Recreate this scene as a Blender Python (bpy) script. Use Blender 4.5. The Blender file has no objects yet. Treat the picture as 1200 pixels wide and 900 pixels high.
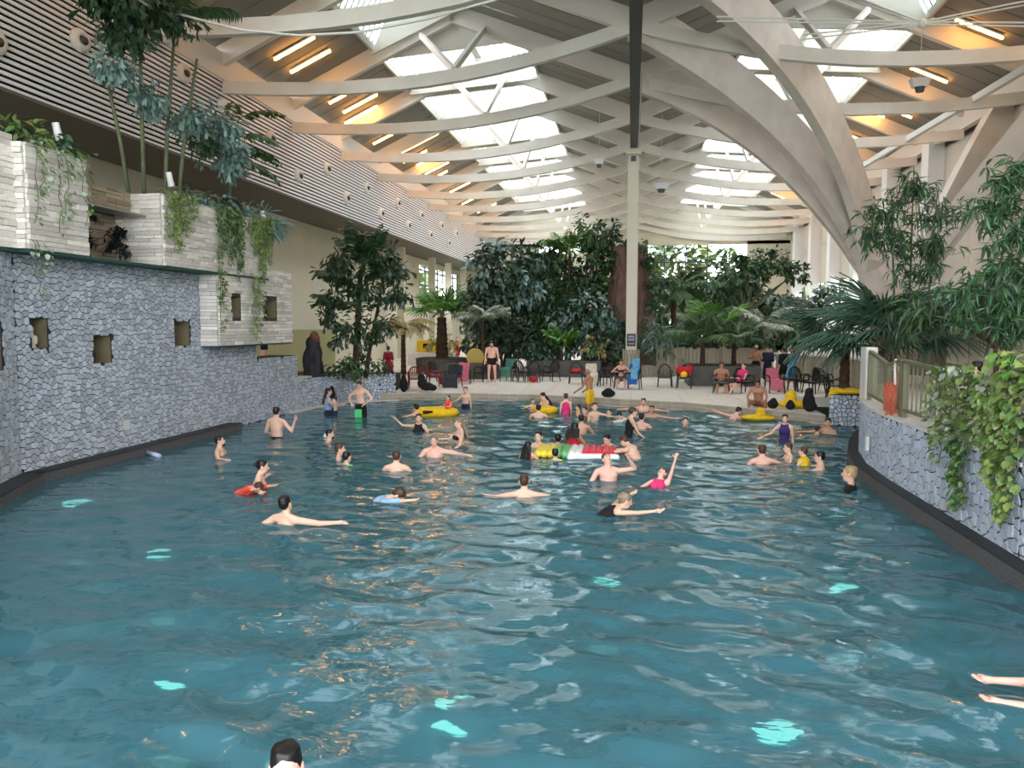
import bpy, bmesh, math, random
import numpy as np
from mathutils import Vector, Matrix, Euler
from math import sin, cos, pi, radians, sqrt, atan2, acos

sc = bpy.context.scene
COL = sc.collection
R = random.Random(7)

# ---------------------------------------------------------------- camera
cam_d = bpy.data.cameras.new('camera'); cam = bpy.data.objects.new('camera', cam_d); COL.objects.link(cam)
cam.location = (0, 0, 2.73)
cam.rotation_euler = (radians(90 - 4.4425), 0, radians(8.806))
cam_d.sensor_width = 36.0; cam_d.lens = 901 / 1200 * 36
cam_d.clip_start = 0.1; cam_d.clip_end = 400
sc.camera = cam
# ---------------------------------------------------------------- sky: even overcast daylight
world = bpy.data.worlds.new('overcast_sky'); sc.world = world; world.use_nodes = True
bg = world.node_tree.nodes['Background']
bg.inputs['Color'].default_value = (0.90, 0.95, 1.0, 1); bg.inputs['Strength'].default_value = 8.0

def portal(loc, rot, sx, sy):
    # light portal over a glazed opening: only guides the sampling of the sky
    d = bpy.data.lights.new('daylight_portal', 'AREA'); d.shape = 'RECTANGLE'; d.size = sx; d.size_y = sy
    d.cycles.is_portal = True
    o = bpy.data.objects.new('daylight_portal', d); o.location = loc; o.rotation_euler = rot; COL.objects.link(o)
for s in (-1, 1):
    portal((s*9.0, 33, 15.6), (0, s*radians(23.5), 0), 5.0, 82)
    portal((s*5.4, 42, 15.4), (0, -s*radians(23.5), 0), 4.4, 64)
portal((0, -8.3, 6.5), (radians(-90), 0, 0), 28, 12)
portal((0, 76.5, 5.5), (radians(90), 0, 0), 28, 10)
sc.view_settings.view_transform = 'Standard'; sc.view_settings.look = 'None'
sc.view_settings.exposure = 0.2; sc.view_settings.gamma = 1.0; sc.view_settings.use_curve_mapping = False
sc.cycles.max_bounces = 8; sc.cycles.diffuse_bounces = 5; sc.cycles.glossy_bounces = 4
sc.cycles.transparent_max_bounces = 12; sc.cycles.caustics_refractive = False; sc.cycles.caustics_reflective = False
sc.cycles.sample_clamp_indirect = 6.0

# ================================================================ materials
def lin(c): return tuple((x/12.92 if x <= .04045 else ((x+.055)/1.055)**2.4) for x in (c[0]/255, c[1]/255, c[2]/255))
MATS = {}
def mat(name, rgb, rough=.6, var=.0, scale=4.0, spec=.4, island=.0, hue=.0, bump=.0, bscale=30., emit=None, estr=0., metal=0., stretch=None, detail=3):
    """procedural surface: colour broken by noise (var) and by piece (island)"""
    if name in MATS: return MATS[name]
    m = bpy.data.materials.new(name); m.use_nodes = True; nt = m.node_tree; N = nt.nodes; L = nt.links
    p = N['Principled BSDF']; c = lin(rgb)
    p.inputs['Roughness'].default_value = rough; p.inputs['Metallic'].default_value = metal
    p.inputs['Specular IOR Level'].default_value = spec
    rc = N.new('ShaderNodeRGB'); rc.outputs[0].default_value = (*c, 1)
    src = rc.outputs[0]
    tc = N.new('ShaderNodeTexCoord'); vec = tc.outputs['Object']
    if stretch:
        mp = N.new('ShaderNodeMapping'); mp.inputs['Scale'].default_value = stretch; L.new(vec, mp.inputs['Vector']); vec = mp.outputs['Vector']
    if island or hue:
        g = N.new('ShaderNodeNewGeometry'); oi = N.new('ShaderNodeObjectInfo')
        ad = N.new('ShaderNodeMath'); ad.operation = 'ADD'; L.new(g.outputs['Random Per Island'], ad.inputs[0]); L.new(oi.outputs['Random'], ad.inputs[1])
        fr = N.new('ShaderNodeMath'); fr.operation = 'FRACT'; L.new(ad.outputs[0], fr.inputs[0])
        hs = N.new('ShaderNodeHueSaturation'); L.new(src, hs.inputs['Color'])
        mr = N.new('ShaderNodeMapRange'); L.new(fr.outputs[0], mr.inputs['Value']); mr.inputs['To Min'].default_value = 1-island; mr.inputs['To Max'].default_value = 1+island
        L.new(mr.outputs[0], hs.inputs['Value'])
        if hue:
            m2 = N.new('ShaderNodeMath'); m2.operation = 'MULTIPLY'; L.new(fr.outputs[0], m2.inputs[0]); m2.inputs[1].default_value = 7.31
            f2 = N.new('ShaderNodeMath'); f2.operation = 'FRACT'; L.new(m2.outputs[0], f2.inputs[0])
            mr2 = N.new('ShaderNodeMapRange'); L.new(f2.outputs[0], mr2.inputs['Value']); mr2.inputs['To Min'].default_value = .5-hue; mr2.inputs['To Max'].default_value = .5+hue
            L.new(mr2.outputs[0], hs.inputs['Hue'])
        src = hs.outputs['Color']
    if var:
        nz = N.new('ShaderNodeTexNoise'); nz.inputs['Scale'].default_value = scale; nz.inputs['Detail'].default_value = detail; L.new(vec, nz.inputs['Vector'])
        mr = N.new('ShaderNodeMapRange'); L.new(nz.outputs[0], mr.inputs['Value']); mr.inputs['From Min'].default_value = .3; mr.inputs['From Max'].default_value = .7
        mr.inputs['To Min'].default_value = 1-var; mr.inputs['To Max'].default_value = 1+var
        hs = N.new('ShaderNodeHueSaturation'); L.new(src, hs.inputs['Color']); L.new(mr.outputs[0], hs.inputs['Value']); src = hs.outputs['Color']
    L.new(src, p.inputs['Base Color'])
    if bump:
        nz = N.new('ShaderNodeTexNoise'); nz.inputs['Scale'].default_value = bscale; L.new(vec, nz.inputs['Vector'])
        b = N.new('ShaderNodeBump'); b.inputs['Strength'].default_value = bump; b.inputs['Distance'].default_value = .02
        L.new(nz.outputs[0], b.inputs['Height']); L.new(b.outputs[0], p.inputs['Normal'])
    if emit:
        p.inputs['Emission Color'].default_value = (*lin(emit), 1); p.inputs['Emission Strength'].default_value = estr
    MATS[name] = m
    return m

def glass_mat():
    m = bpy.data.materials.new('clear_glass'); m.use_nodes = True; nt = m.node_tree; N = nt.nodes; L = nt.links
    N.remove(N['Principled BSDF'])
    t = N.new('ShaderNodeBsdfTransparent'); t.inputs[0].default_value = (.95, .97, .97, 1)
    g = N.new('ShaderNodeBsdfGlossy'); g.inputs['Roughness'].default_value = .02
    lw = N.new('ShaderNodeLayerWeight'); pw = N.new('ShaderNodeMath'); pw.operation = 'POWER'; pw.inputs[1].default_value = 5; L.new(lw.outputs['Facing'], pw.inputs[0])
    f = N.new('ShaderNodeMath'); f.operation = 'MULTIPLY_ADD'; f.inputs[1].default_value = .5; f.inputs[2].default_value = .03; L.new(pw.outputs[0], f.inputs[0])
    x = N.new('ShaderNodeMixShader'); L.new(f.outputs[0], x.inputs[0]); L.new(t.outputs[0], x.inputs[1]); L.new(g.outputs[0], x.inputs[2])
    L.new(x.outputs[0], N['Material Output'].inputs[0]); return m
def water_mat():
    # slightly milky turquoise pool water: part of the light passes, part is scattered back, the surface mirrors by Fresnel
    m = bpy.data.materials.new('pool_water'); m.use_nodes = True; nt = m.node_tree; N = nt.nodes; L = nt.links
    N.remove(N['Principled BSDF'])
    tc = N.new('ShaderNodeTexCoord')
    n1 = N.new('ShaderNodeTexNoise'); n1.inputs['Scale'].default_value = 5.0; n1.inputs['Detail'].default_value = 2.5; n1.inputs['Distortion'].default_value = .6
    mp = N.new('ShaderNodeMapping'); mp.inputs['Scale'].default_value = (.6, 1.35, 1); L.new(tc.outputs['Object'], mp.inputs[0]); L.new(mp.outputs[0], n1.inputs['Vector'])
    b = N.new('ShaderNodeBump'); b.inputs['Strength'].default_value = .14; b.inputs['Distance'].default_value = .05; L.new(n1.outputs[0], b.inputs['Height'])
    t = N.new('ShaderNodeBsdfTransparent'); t.inputs[0].default_value = (.60, .79, .80, 1)
    rf = N.new('ShaderNodeBsdfRefraction'); rf.inputs['IOR'].default_value = 1.33; rf.inputs['Roughness'].default_value = .0; rf.inputs['Color'].default_value = (.60, .79, .80, 1); L.new(b.outputs[0], rf.inputs['Normal'])
    tr_ = N.new('ShaderNodeMixShader'); tr_.inputs[0].default_value = .9; L.new(t.outputs[0], tr_.inputs[1]); L.new(rf.outputs[0], tr_.inputs[2])
    d = N.new('ShaderNodeBsdfDiffuse'); d.inputs[0].default_value = (*lin((74, 126, 139)), 1)
    x = N.new('ShaderNodeMixShader'); x.inputs[0].default_value = .62; L.new(tr_.outputs[0], x.inputs[1]); L.new(d.outputs[0], x.inputs[2])
    g = N.new('ShaderNodeBsdfGlossy'); g.inputs['Roughness'].default_value = .015; g.inputs['Color'].default_value = (.92, .98, 1, 1); L.new(b.outputs[0], g.inputs['Normal'])
    f = N.new('ShaderNodeFresnel'); f.inputs['IOR'].default_value = 1.34; L.new(b.outputs[0], f.inputs['Normal'])
    y = N.new('ShaderNodeMixShader'); L.new(f.outputs[0], y.inputs[0]); L.new(x.outputs[0], y.inputs[1]); L.new(g.outputs[0], y.inputs[2])
    L.new(y.outputs[0], N['Material Output'].inputs[0]); return m
GLASS = glass_mat(); WATER = water_mat()
TIMBER = mat('pale_glulam', (214, 210, 203), .65, .06, 1.2, stretch=(1, 1, 1), bump=.05)
ARCHM = mat('arch_glulam', (206, 197, 188), .7, .08, 1.6, bump=.05)
BOARD = mat('ceiling_board', (134, 133, 127), .8, .06, 1.0, island=.07)
DARKST = mat('dark_steel', (72, 74, 74), .5)
COLST = mat('column_paint', (206, 200, 184), .6, .04, .7)
WHITE = mat('white_paint', (222, 222, 222), .5)
SLATW = mat('white_slat', (240, 239, 240), .6)
BLACK = mat('black_void', (22, 22, 24), .9)
SOFFIT = mat('brown_soffit', (104, 98, 88), .8, .05, 2)
BEIGE = mat('beige_plaster', (196, 190, 170), .85, .04, .5)
BEIGEW = mat('warm_panel', (198, 189, 177), .8, .05, .7)
GROUT = mat('mosaic_grout', (44, 48, 56), .9)
CHIPL = mat('mosaic_chip_grey', (184, 190, 200), .45, island=.28, hue=.012)
CHIPR = mat('mosaic_chip_blue', (178, 187, 200), .45, island=.2, hue=.012)
STONE = mat('ledger_stone', (228, 221, 212), .8, .14, 9, island=.24, hue=.03, bump=.3, bscale=40)
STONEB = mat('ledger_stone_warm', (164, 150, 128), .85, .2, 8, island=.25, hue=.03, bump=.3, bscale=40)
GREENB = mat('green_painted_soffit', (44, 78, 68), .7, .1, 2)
LEDGE = mat('ledge_mosaic', (88, 84, 84), .6, .5, 40)
GRATE = mat('dark_gutter', (40, 46, 48), .6, .1, 5)
DECK = mat('pale_stone_deck', (212, 206, 196), .7, .06, 2.5, island=.04)
RISER = mat('tan_edge_tile', (168, 156, 138), .6, .05, 3, island=.12)
POOLF = mat('teal_pool_floor', (104, 152, 156), .6, .05, .8)
LAMP = mat('warm_lamp_tube', (255, 240, 215), .4, emit=(255, 172, 84), estr=30)
CHAIRB = mat('black_plastic', (26, 25, 25), .35)
CHAIRR = mat('dark_red_plastic', (112, 24, 30), .4)
PLANTER = mat('grey_planter', (88, 86, 82), .8, .1, 3)
PALIS = mat('weathered_palisade', (150, 142, 126), .85, .15, 3, island=.22, hue=.01, stretch=(6, 6, 1))
RAIL = mat('olive_steel_rail', (112, 112, 88), .5, .05, 3)
COPE = mat('white_coping', (210, 206, 200), .7, .05, 3)
BARK = mat('brown_bark', (112, 88, 78), .9, .3, 2.5, bump=.8, bscale=8, stretch=(3, 3, .6))
TRUNK = mat('palm_trunk', (70, 52, 40), .9, .3, 6, bump=.5, bscale=12)
STEM = mat('plant_stem', (96, 104, 78), .7, .2, 4)
SOIL = mat('soil', (50, 40, 30), .95, .3, 4)
def leafm(n, rgb, isl=.3, hue=.02, rough=.42): return mat(n, rgb, rough, island=isl, hue=hue, spec=.5)
LF_DARK = leafm('leaf_dark', (44, 70, 44)); LF_MID = leafm('leaf_mid', (62, 96, 52)); LF_BLUE = leafm('leaf_blue_green', (112, 140, 134))
LF_LIME = leafm('leaf_lime', (122, 140, 72)); LF_VINE = leafm('leaf_vine', (100, 128, 66)); LF_BAMB = leafm('leaf_bamboo', (62, 104, 62)); LF_BRIGHT = leafm('leaf_bright', (92, 142, 52))
LF_FAN = leafm('leaf_fan_palm', (60, 92, 72)); LF_PALE = leafm('leaf_pale', (148, 160, 138)); LF_TAN = leafm('leaf_straw', (160, 146, 96))

# ================================================================ helpers
class MB:
    def __init__(s): s.v = []; s.f = []; s.m = []
    def add(s, v, f, mi=0):
        o = len(s.v); s.v.extend([tuple(p) for p in v]); s.f.extend([tuple(i+o for i in q) for q in f]); s.m.extend([mi]*len(f)); return s
    def box(s, c, d, M=None, mi=0):
        v = [Vector((x*d[0]/2, y*d[1]/2, z*d[2]/2)) for x in (-1, 1) for y in (-1, 1) for z in (-1, 1)]
        if M is not None: v = [M @ p for p in v]
        c = Vector(c); return s.add([p+c for p in v], CUBE_F, mi)
    def bar(s, p, q, w, h=None, up=(0, 0, 1), mi=0):
        p, q = Vector(p), Vector(q); d = q-p
        return s.box((p+q)/2, (d.length, w, h or w), frame(d, up), mi)
    def tube(s, pts, r, n=6, mi=0, cap=True):
        pts = [Vector(p) for p in pts]; k = len(pts); rr = r if hasattr(r, '__len__') else [r]*k
        vs = []; F = []; ref = Vector((0.31, .17, .93))
        for i, p in enumerate(pts):
            t = (pts[min(i+1, k-1)]-pts[max(i-1, 0)])
            t = t.normalized() if t.length > 1e-9 else Vector((0, 0, 1))
            a = t.cross(ref); a = a.normalized() if a.length > 1e-4 else t.orthogonal().normalized(); b = t.cross(a)
            for j in range(n):
                an = 2*pi*j/n; vs.append(p+(a*cos(an)+b*sin(an))*rr[i])
        for i in range(k-1):
            for j in range(n):
                F.append((i*n+j, i*n+(j+1) % n, (i+1)*n+(j+1) % n, (i+1)*n+j))
        if cap: F.append(tuple(range(n-1, -1, -1))); F.append(tuple((k-1)*n+j for j in range(n)))
        return s.add(vs, F, mi)
    def ell(s, c, r, M=None, n=12, k=8, mi=0):
        vs = [Vector((0, 0, -1))]
        for i in range(1, k):
            a = -pi/2+pi*i/k
            for j in range(n): vs.append(Vector((cos(a)*cos(2*pi*j/n), cos(a)*sin(2*pi*j/n), sin(a))))
        vs.append(Vector((0, 0, 1))); F = []
        for j in range(n): F.append((0, 1+(j+1) % n, 1+j))
        for i in range(k-2):
            for j in range(n):
                a = 1+i*n; F.append((a+j, a+(j+1) % n, a+n+(j+1) % n, a+n+j))
        a = 1+(k-2)*n
        for j in range(n): F.append((a+j, a+(j+1) % n, len(vs)-1))
        r = Vector(r); c = Vector(c)
        out = [Vector((p.x*r.x, p.y*r.y, p.z*r.z)) for p in vs]
        if M is not None: out = [M @ p for p in out]
        return s.add([p+c for p in out], F, mi)
    def caps(s, p, r1, q, r2, n=10, mi=0):
        p, q = Vector(p), Vector(q); d = (q-p).normalized() if (q-p).length > 1e-6 else Vector((0, 0, 1))
        pts = [p-d*r1, p-d*r1*.75, p-d*r1*.35, p, q, q+d*r2*.35, q+d*r2*.75, q+d*r2]
        rr = [r1*.05, r1*.66, r1*.94, r1, r2, r2*.94, r2*.66, r2*.05]
        return s.tube(pts, rr, n, mi)
    def prism(s, poly, z0, z1, mi=0):
        n = len(poly); v = [(x, y, z0) for x, y in poly]+[(x, y, z1) for x, y in poly]
        F = [tuple(range(n-1, -1, -1)), tuple(range(n, 2*n))]+[(i, (i+1) % n, n+(i+1) % n, n+i) for i in range(n)]
        return s.add(v, F, mi)
    def lathe(s, c, prof, n=16, mi=0):
        c = Vector(c); return s.tube([c+Vector((0, 0, z)) for r, z in prof], [max(r, .001) for r, z in prof], n, mi)
    def mesh(s, name, mats, smooth=False):
        me = bpy.data.meshes.new(name); me.from_pydata(s.v, [], s.f)
        for m in (mats if isinstance(mats, (list, tuple)) else [mats]): me.materials.append(m)
        if any(s.m): me.polygons.foreach_set('material_index', s.m)
        if smooth: me.polygons.foreach_set('use_smooth', [True]*len(me.polygons))
        return me
    def build(s, name, mats, parent=None, smooth=False):
        o = bpy.data.objects.new(name, s.mesh(name, mats, smooth)); COL.objects.link(o)
        if parent is not None: setp(o, parent)
        return o
CUBE_F = [(0, 1, 3, 2), (4, 6, 7, 5), (0, 4, 5, 1), (2, 3, 7, 6), (0, 2, 6, 4), (1, 5, 7, 3)]
def frame(d, up=(0, 0, 1)):
    x = Vector(d).normalized(); u = Vector(up); y = u.cross(x)
    y = y.normalized() if y.length > 1e-5 else x.orthogonal().normalized(); z = x.cross(y)
    return Matrix((x, y, z)).transposed()
def wmat(o): return o.matrix_basis.copy() if o.parent is None else wmat(o.parent) @ o.matrix_parent_inverse @ o.matrix_basis
def setp(o, p): o.parent = p; o.matrix_parent_inverse = wmat(p).inverted()
def tag(o, label=None, cat=None, group=None, kind=None):
    if label: o['label'] = label
    if cat: o['category'] = cat
    if group: o['group'] = group
    if kind: o['kind'] = kind
    return o
def thing(name, label, cat, loc=(0, 0, 0), group=None, rz=0):
    o = bpy.data.objects.new(name, None); COL.objects.link(o); o.location = loc; o.rotation_euler = (0, 0, rz); o.empty_display_size = .2
    return tag(o, label, cat, group)
_cube = {}
def cube_mesh(m):
    if m.name not in _cube: _cube[m.name] = MB().box((0, 0, 0), (1, 1, 1)).mesh('piece', m)
    return _cube[m.name]
def piece(name, m, parent, c, d, M=None):
    """one box piece sharing mesh data, sized by its scale"""
    o = bpy.data.objects.new(name, cube_mesh(m)); COL.objects.link(o)
    T = Matrix.Translation(Vector(c)) @ ((M.to_4x4() if M is not None else Matrix.Identity(4))) @ Matrix.Diagonal((d[0], d[1], d[2], 1))
    o.matrix_basis = T
    if parent is not None: setp(o, parent)
    return o
def pbar(name, m, parent, p, q, w, h=None, up=(0, 0, 1)):
    p, q = Vector(p), Vector(q); return piece(name, m, parent, (p+q)/2, ((q-p).length, w, h or w), frame(q-p, up))
def struct(name, mb, m, parent=None, **k):
    o = mb.build(name, m, parent, **k)
    if parent is None: o['kind'] = 'structure'
    return o
def copy_tree(o, parent=None):
    c = o.copy(); COL.objects.link(c)
    if parent is not None: c.parent = parent; c.matrix_parent_inverse = o.matrix_parent_inverse.copy()
    for ch in list(o.children): copy_tree(ch, c)
    return c
ORD = ['nearest', 'second', 'third', 'fourth', 'fifth', 'sixth', 'seventh', 'eighth', 'ninth', 'tenth', 'eleventh', 'twelfth', 'thirteenth', 'fourteenth', 'fifteenth', 'sixteenth', 'seventeenth', 'eighteenth', 'nineteenth', 'twentieth']
# ================================================================ pool, deck, floors
FAR = [(-10.6, 26.25), (-8.8, 26.25), (-7.4, 27.05), (-5.4, 27.1), (-3.6, 27.05), (-1.7, 26.4), (0, 25.6), (1.66, 25.05), (2.63, 24.25), (3.54, 23.5), (4.6, 22.6), (5.3, 22.0)]
def far_y(x):
    for (a, b), (c, d) in zip(FAR, FAR[1:]):
        if a <= x <= c: return b+(d-b)*(x-a)/(c-a)
    return 22.0 if x > 0 else 26.25
def pool_floor(y): return -1.37 if y < 19 else -1.37+.75*min(1, (y-19)/7)
LW = [(-8.0, -4), (-8.6, 7.6), (-9.86, 10.4), (-10.4, 11.7), (-10.4, 22.9)]           # left mosaic wall in plan
RWALL = [(4.17, -4), (4.17, 13.2), (4.25, 14.6), (4.5, 16), (4.95, 17.6), (5.6, 19.4), (6.3, 21.5)]
def lerp_poly(P, y):
    for (a, b), (c, d) in zip(P, P[1:]):
        if b <= y <= d: return a+(c-a)*(y-b)/(d-b)
    return P[-1][0] if y > P[-1][1] else P[0][0]
def left_x(y): return lerp_poly(LW, y)
def right_x(y): return lerp_poly(RWALL, y)

g = MB(); ys = list(range(-4, 30))
for a, b in zip(ys, ys[1:]): g.add([(-11.5, a, pool_floor(a)), (8, a, pool_floor(a)), (8, b, pool_floor(b)), (-11.5, b, pool_floor(b))], [(0, 1, 2, 3)])
pool = struct('floor_pool', g, POOLF)

def build_water():
    rng = np.random.default_rng(3)
    ys = [-3.9]
    while ys[-1] < 27.2: ys.append(ys[-1]+.04+.0022*max(0, ys[-1]))
    ys = np.array(ys); xs = np.arange(-10.9, 6.9, .058)
    X, Y = np.meshgrid(xs, ys); Z = np.zeros_like(X)
    for i in range(90):                      # many small travelling waves
        lam = .21*(6.2**rng.random()); th = rng.normal(1.45, .5); k = 2*pi/lam
        amp = .0018*(lam/.6)**.85
        Z += amp*np.sin(k*(X*cos(th)+Y*sin(th))+rng.random()*6.28+.5*np.sin(.35*X+.27*Y+i))
    calm = .45+.55*np.clip((X+10)/7, 0, 1); Z *= calm
    n, mm = X.shape
    idx = np.arange(n*mm).reshape(n, mm)
    F = np.stack([idx[:-1, :-1], idx[:-1, 1:], idx[1:, 1:], idx[1:, :-1]], -1).reshape(-1, 4)
    cx = (X[:-1, :-1]+X[1:, 1:]).ravel()/2; cy = (Y[:-1, :-1]+Y[1:, 1:]).ravel()/2
    keep = np.array([(left_x(y)+.02 < x < right_x(y)-.02) and y < far_y(x)+.02 for x, y in zip(cx, cy)])
    F = F[keep]; used = np.unique(F); rm = -np.ones(n*mm, int); rm[used] = np.arange(len(used))
    V = np.stack([X.ravel(), Y.ravel(), Z.ravel()], -1)[used]
    me = bpy.data.meshes.new('pool_water'); me.from_pydata(V.tolist(), [], rm[F].tolist()); me.materials.append(WATER)
    me.polygons.foreach_set('use_smooth', [True]*len(me.polygons))
    o = bpy.data.objects.new('pool_water', me); COL.objects.link(o)
    tag(o, 'rippling turquoise water filling the whole pool', 'water', kind='stuff')
build_water()

# pale deck beyond the far edge: stone slabs
DK = .25
g = MB(); g.prism([(-30, 27.6), (30, 27.6), (30, 78), (-30, 78)], -.1, DK)
g.prism([(-30, -30), (30, -30), (30, -4), (-30, -4)], -.1, .2)
g.prism([(-30, -4), (-12.5, -4), (-12.5, 28), (-30, 28)], -.1, .2)
g.prism([(14, -4), (30, -4), (30, 28), (14, 28)], -.1, .2)
floor = struct('floor', g, DECK)
for i, (a, b) in enumerate(zip(FAR, FAR[1:])):     # slabs of the pool edge, each with its riser tiles
    s = MB(); s.prism([(a[0], a[1]), (b[0]-.012, b[1]), (b[0]-.012, 27.62), (a[0], 27.62)], -.1, DK); s.build('edge_slab', DECK, floor)
    d = Vector((b[0]-a[0], b[1]-a[1], 0)); L = d.length; n = max(1, int(L/.33)); ft = frame(d)
    for j in range(n):
        for k in range(2):
            piece('riser_tile', RISER, floor, Vector((a[0], a[1], .005+.12*k+.0))+d*((j+.5)/n)-ft.col[1]*.008+Vector((0, 0, .06)), (L/n-.012, .03, .11), ft)
g = MB()
for i in range(-28, 30, 2): g.box((i/2.*1.0*1.0+0, 33, DK+.001), (.012, 11, .004))
g.build('deck_joint', mat('deck_joint_line', (170, 164, 154), .8), floor)
struct('ground_outside', MB().prism([(-150, -120), (150, -120), (150, 220), (-150, 220)], -1.9, -1.8), mat('grass_outside', (96, 120, 80), .9, .2, .2))

# ================================================================ mosaic walls
def voronoi(w, h, cell, seed, holes=()):
    rr = random.Random(seed); nx = max(1, int(w/cell)); nz = max(1, int(h/cell)); cw = w/nx; ch = h/nz
    S = {}
    for i in range(-2, nx+2):
        for k in range(-2, nz+2): S[i, k] = ((i+.5+(rr.random()-.5)*.86)*cw, (k+.5+(rr.random()-.5)*.86)*ch)
    out = []
    for i in range(nx):
        for k in range(nz):
            cx, cz = S[i, k]
            if any(a < cx < b and c < cz < d for a, b, c, d in holes): continue
            P = [(max(0, cx-2*cw), max(0, cz-2*ch)), (min(w, cx+2*cw), max(0, cz-2*ch)), (min(w, cx+2*cw), min(h, cz+2*ch)), (max(0, cx-2*cw), min(h, cz+2*ch))]
            for a in (-2, -1, 0, 1, 2):
                for b in (-2, -1, 0, 1, 2):
                    if (a or b) and len(P) > 2:
                        qx, qz = S.get((i+a, k+b), (None, None))
                        if qx is None: continue
                        nxv, nzv = qx-cx, qz-cz; l = sqrt(nxv*nxv+nzv*nzv); nxv /= l; nzv /= l
                        dd = l/2-.0075
                        Q = []
                        for (x0, z0), (x1, z1) in zip(P, P[1:]+P[:1]):
                            s0 = (x0-cx)*nxv+(z0-cz)*nzv-dd; s1 = (x1-cx)*nxv+(z1-cz)*nzv-dd
                            if s0 <= 0: Q.append((x0, z0))
                            if s0*s1 < 0: t = s0/(s0-s1); Q.append((x0+(x1-x0)*t, z0+(z1-z0)*t))
                        P = Q
            for a, b, c, d in holes:
                for ax, lim, sg in ((0, a, 1), (0, b, -1), (1, c, 1), (1, d, -1)):      # trim chips to the opening's edge
                    v0 = (cx, cz)[ax]
                    if (v0-lim)*sg < 0 and len(P) > 2 and max(p[0] for p in P) > a and min(p[0] for p in P) < b and max(p[1] for p in P) > c and min(p[1] for p in P) < d:
                        Q = []
                        for p, q in zip(P, P[1:]+P[:1]):
                            s0 = (p[ax]-lim)*sg; s1 = (q[ax]-lim)*sg
                            if s0 <= 0: Q.append(p)
                            if s0*s1 < 0: t = s0/(s0-s1); Q.append((p[0]+(q[0]-p[0])*t, p[1]+(q[1]-p[1])*t))
                        P = Q; break
            if len(P) >= 3: out.append(((cx, cz), P))
    return out
def mosaic(parent, o, u, w, h, cell, seed, m, score, holes=(), maxp=300, sh=0):
    """chips on the plane o + u*s + z*t, standing proud along n; the maxp best-scored are parts, the rest one stuff part"""
    o = Vector(o); u = Vector(u).normalized(); n = Vector((-u.y, u.x, 0))*(1 if sh == 0 else -1)
    cells = voronoi(w, h, cell, seed, holes); cells.sort(key=lambda c: -score((o+u*c[0][0]).y, o.z+c[0][1]))
    rest = MB()
    for i, (c, P) in enumerate(cells):
        mb = MB() if i < maxp else rest; k = len(P); pr = .012+.006*((i*37) % 10)/10
        v = [o+u*a+Vector((0, 0, b)) for a, b in P]
        v2 = [o+u*(c[0]+(a-c[0])*.93)+Vector((0, 0, c[1]+(b-c[1])*.93))+n*pr for a, b in P]
        mb.add(v+v2, [tuple(range(k, 2*k))]+[(j, (j+1) % k, k+(j+1) % k, k+j) for j in range(k)])
        if i < maxp: mb.build('mosaic_chip', m, parent)
    if rest.v: tag(rest.build('mosaic_chips', m, parent), kind='stuff')
def wall_holes(mb, o, u, w, z0, z1, th, holes):
    """solid wall as boxes around rectangular holes (a,b in metres along u; c,d heights above z0)"""
    o = Vector(o); u = Vector(u).normalized(); n = Vector((-u.y, u.x, 0)); M = Matrix((u, -n, Vector((0, 0, 1)))).transposed()
    A = sorted({0, w, *[x for q in holes for x in q[:2]]}); Z = sorted({0, z1-z0, *[x for q in holes for x in q[2:]]})
    for a, b in zip(A, A[1:]):
        for c, d in zip(Z, Z[1:]):
            if any(q[0] <= a and b <= q[1] and q[2] <= c and d <= q[3] for q in holes): continue
            mb.box(o+u*(a+b)/2-n*th/2+Vector((0, 0, z0-o.z+(c+d)/2)), (b-a, th, d-c), M)
WL = 0.0
NICHE = mat('niche_lining', (120, 108, 82), .85, .08, 3)
def niche(parent, o, u, q, z0, depth=.55):
    o = Vector(o); u = Vector(u).normalized(); n = Vector((-u.y, u.x, 0)); mb = MB(); a, b, c, d = q[0]+.006, q[1]-.006, q[2]+.006, q[3]-.006
    def p(s, t, k): return o+u*s+Vector((0, 0, z0-o.z+t))-n*k
    e = .02
    mb.add([p(a, c, e), p(b, c, e), p(b, d, e), p(a, d, e), p(a, c, depth), p(b, c, depth), p(b, d, depth), p(a, d, depth)], [(4, 5, 6, 7), (0, 1, 5, 4), (1, 2, 6, 5), (2, 3, 7, 6), (3, 0, 4, 7)])
    mb.build('niche', NICHE, parent)

wl = MB()
LH = 4.0
# long straight run (plan direction -Y so that its outward normal faces the pool, +X)
so = (-10.4, 22.9, 0); su = (0, -1, 0); SW = 22.9-11.7
def yz(y0, y1, z0, z1): return (22.9-y1, 22.9-y0, z0, z1)
holesL = [yz(12.07, 12.46, 2.3, 2.84), yz(13.62, 14.16, 1.96, 2.5), yz(16.33, 16.98, 2.23, 2.8), yz(20.25, 22.9, 1.76, LH)]
wall_holes(wl, so, su, SW, -1.4, LH, .9, [(a, b, c+1.4, d+1.4) for a, b, c, d in holesL])
bo = (-10.4, 11.7, 0); bu = Vector((.54, -1.3, 0)).normalized(); BW = sqrt(.54**2+1.3**2)
slit = (.55, .80, 1.98, 2.78)
wall_holes(wl, bo, bu, BW, -1.4, LH, .9, [(slit[0], slit[1], slit[2]+1.4, slit[3]+1.4)])
wall_holes(wl, (-9.86, 10.4, 0), Vector((1.26, -2.8, 0)), 3.07, -1.4, LH, .9, [])
wall_holes(wl, (-8.6, 7.6, 0), Vector((.6, -11.6, 0)), 11.6, -1.4, LH, .9, [])
wall_left = struct('wall_left', wl, GROUT)
for q in holesL[:3]: niche(wall_left, so, su, q, 0)
niche(wall_left, bo, bu, slit, 0)
sL = lambda y, z: -((y-0)**2)/((abs(z-2.7)*.0)+1)
mosaic(wall_left, so, su, SW, 3.99, .105, 11, CHIPL, lambda y, z: -y, holesL, 240)
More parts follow.
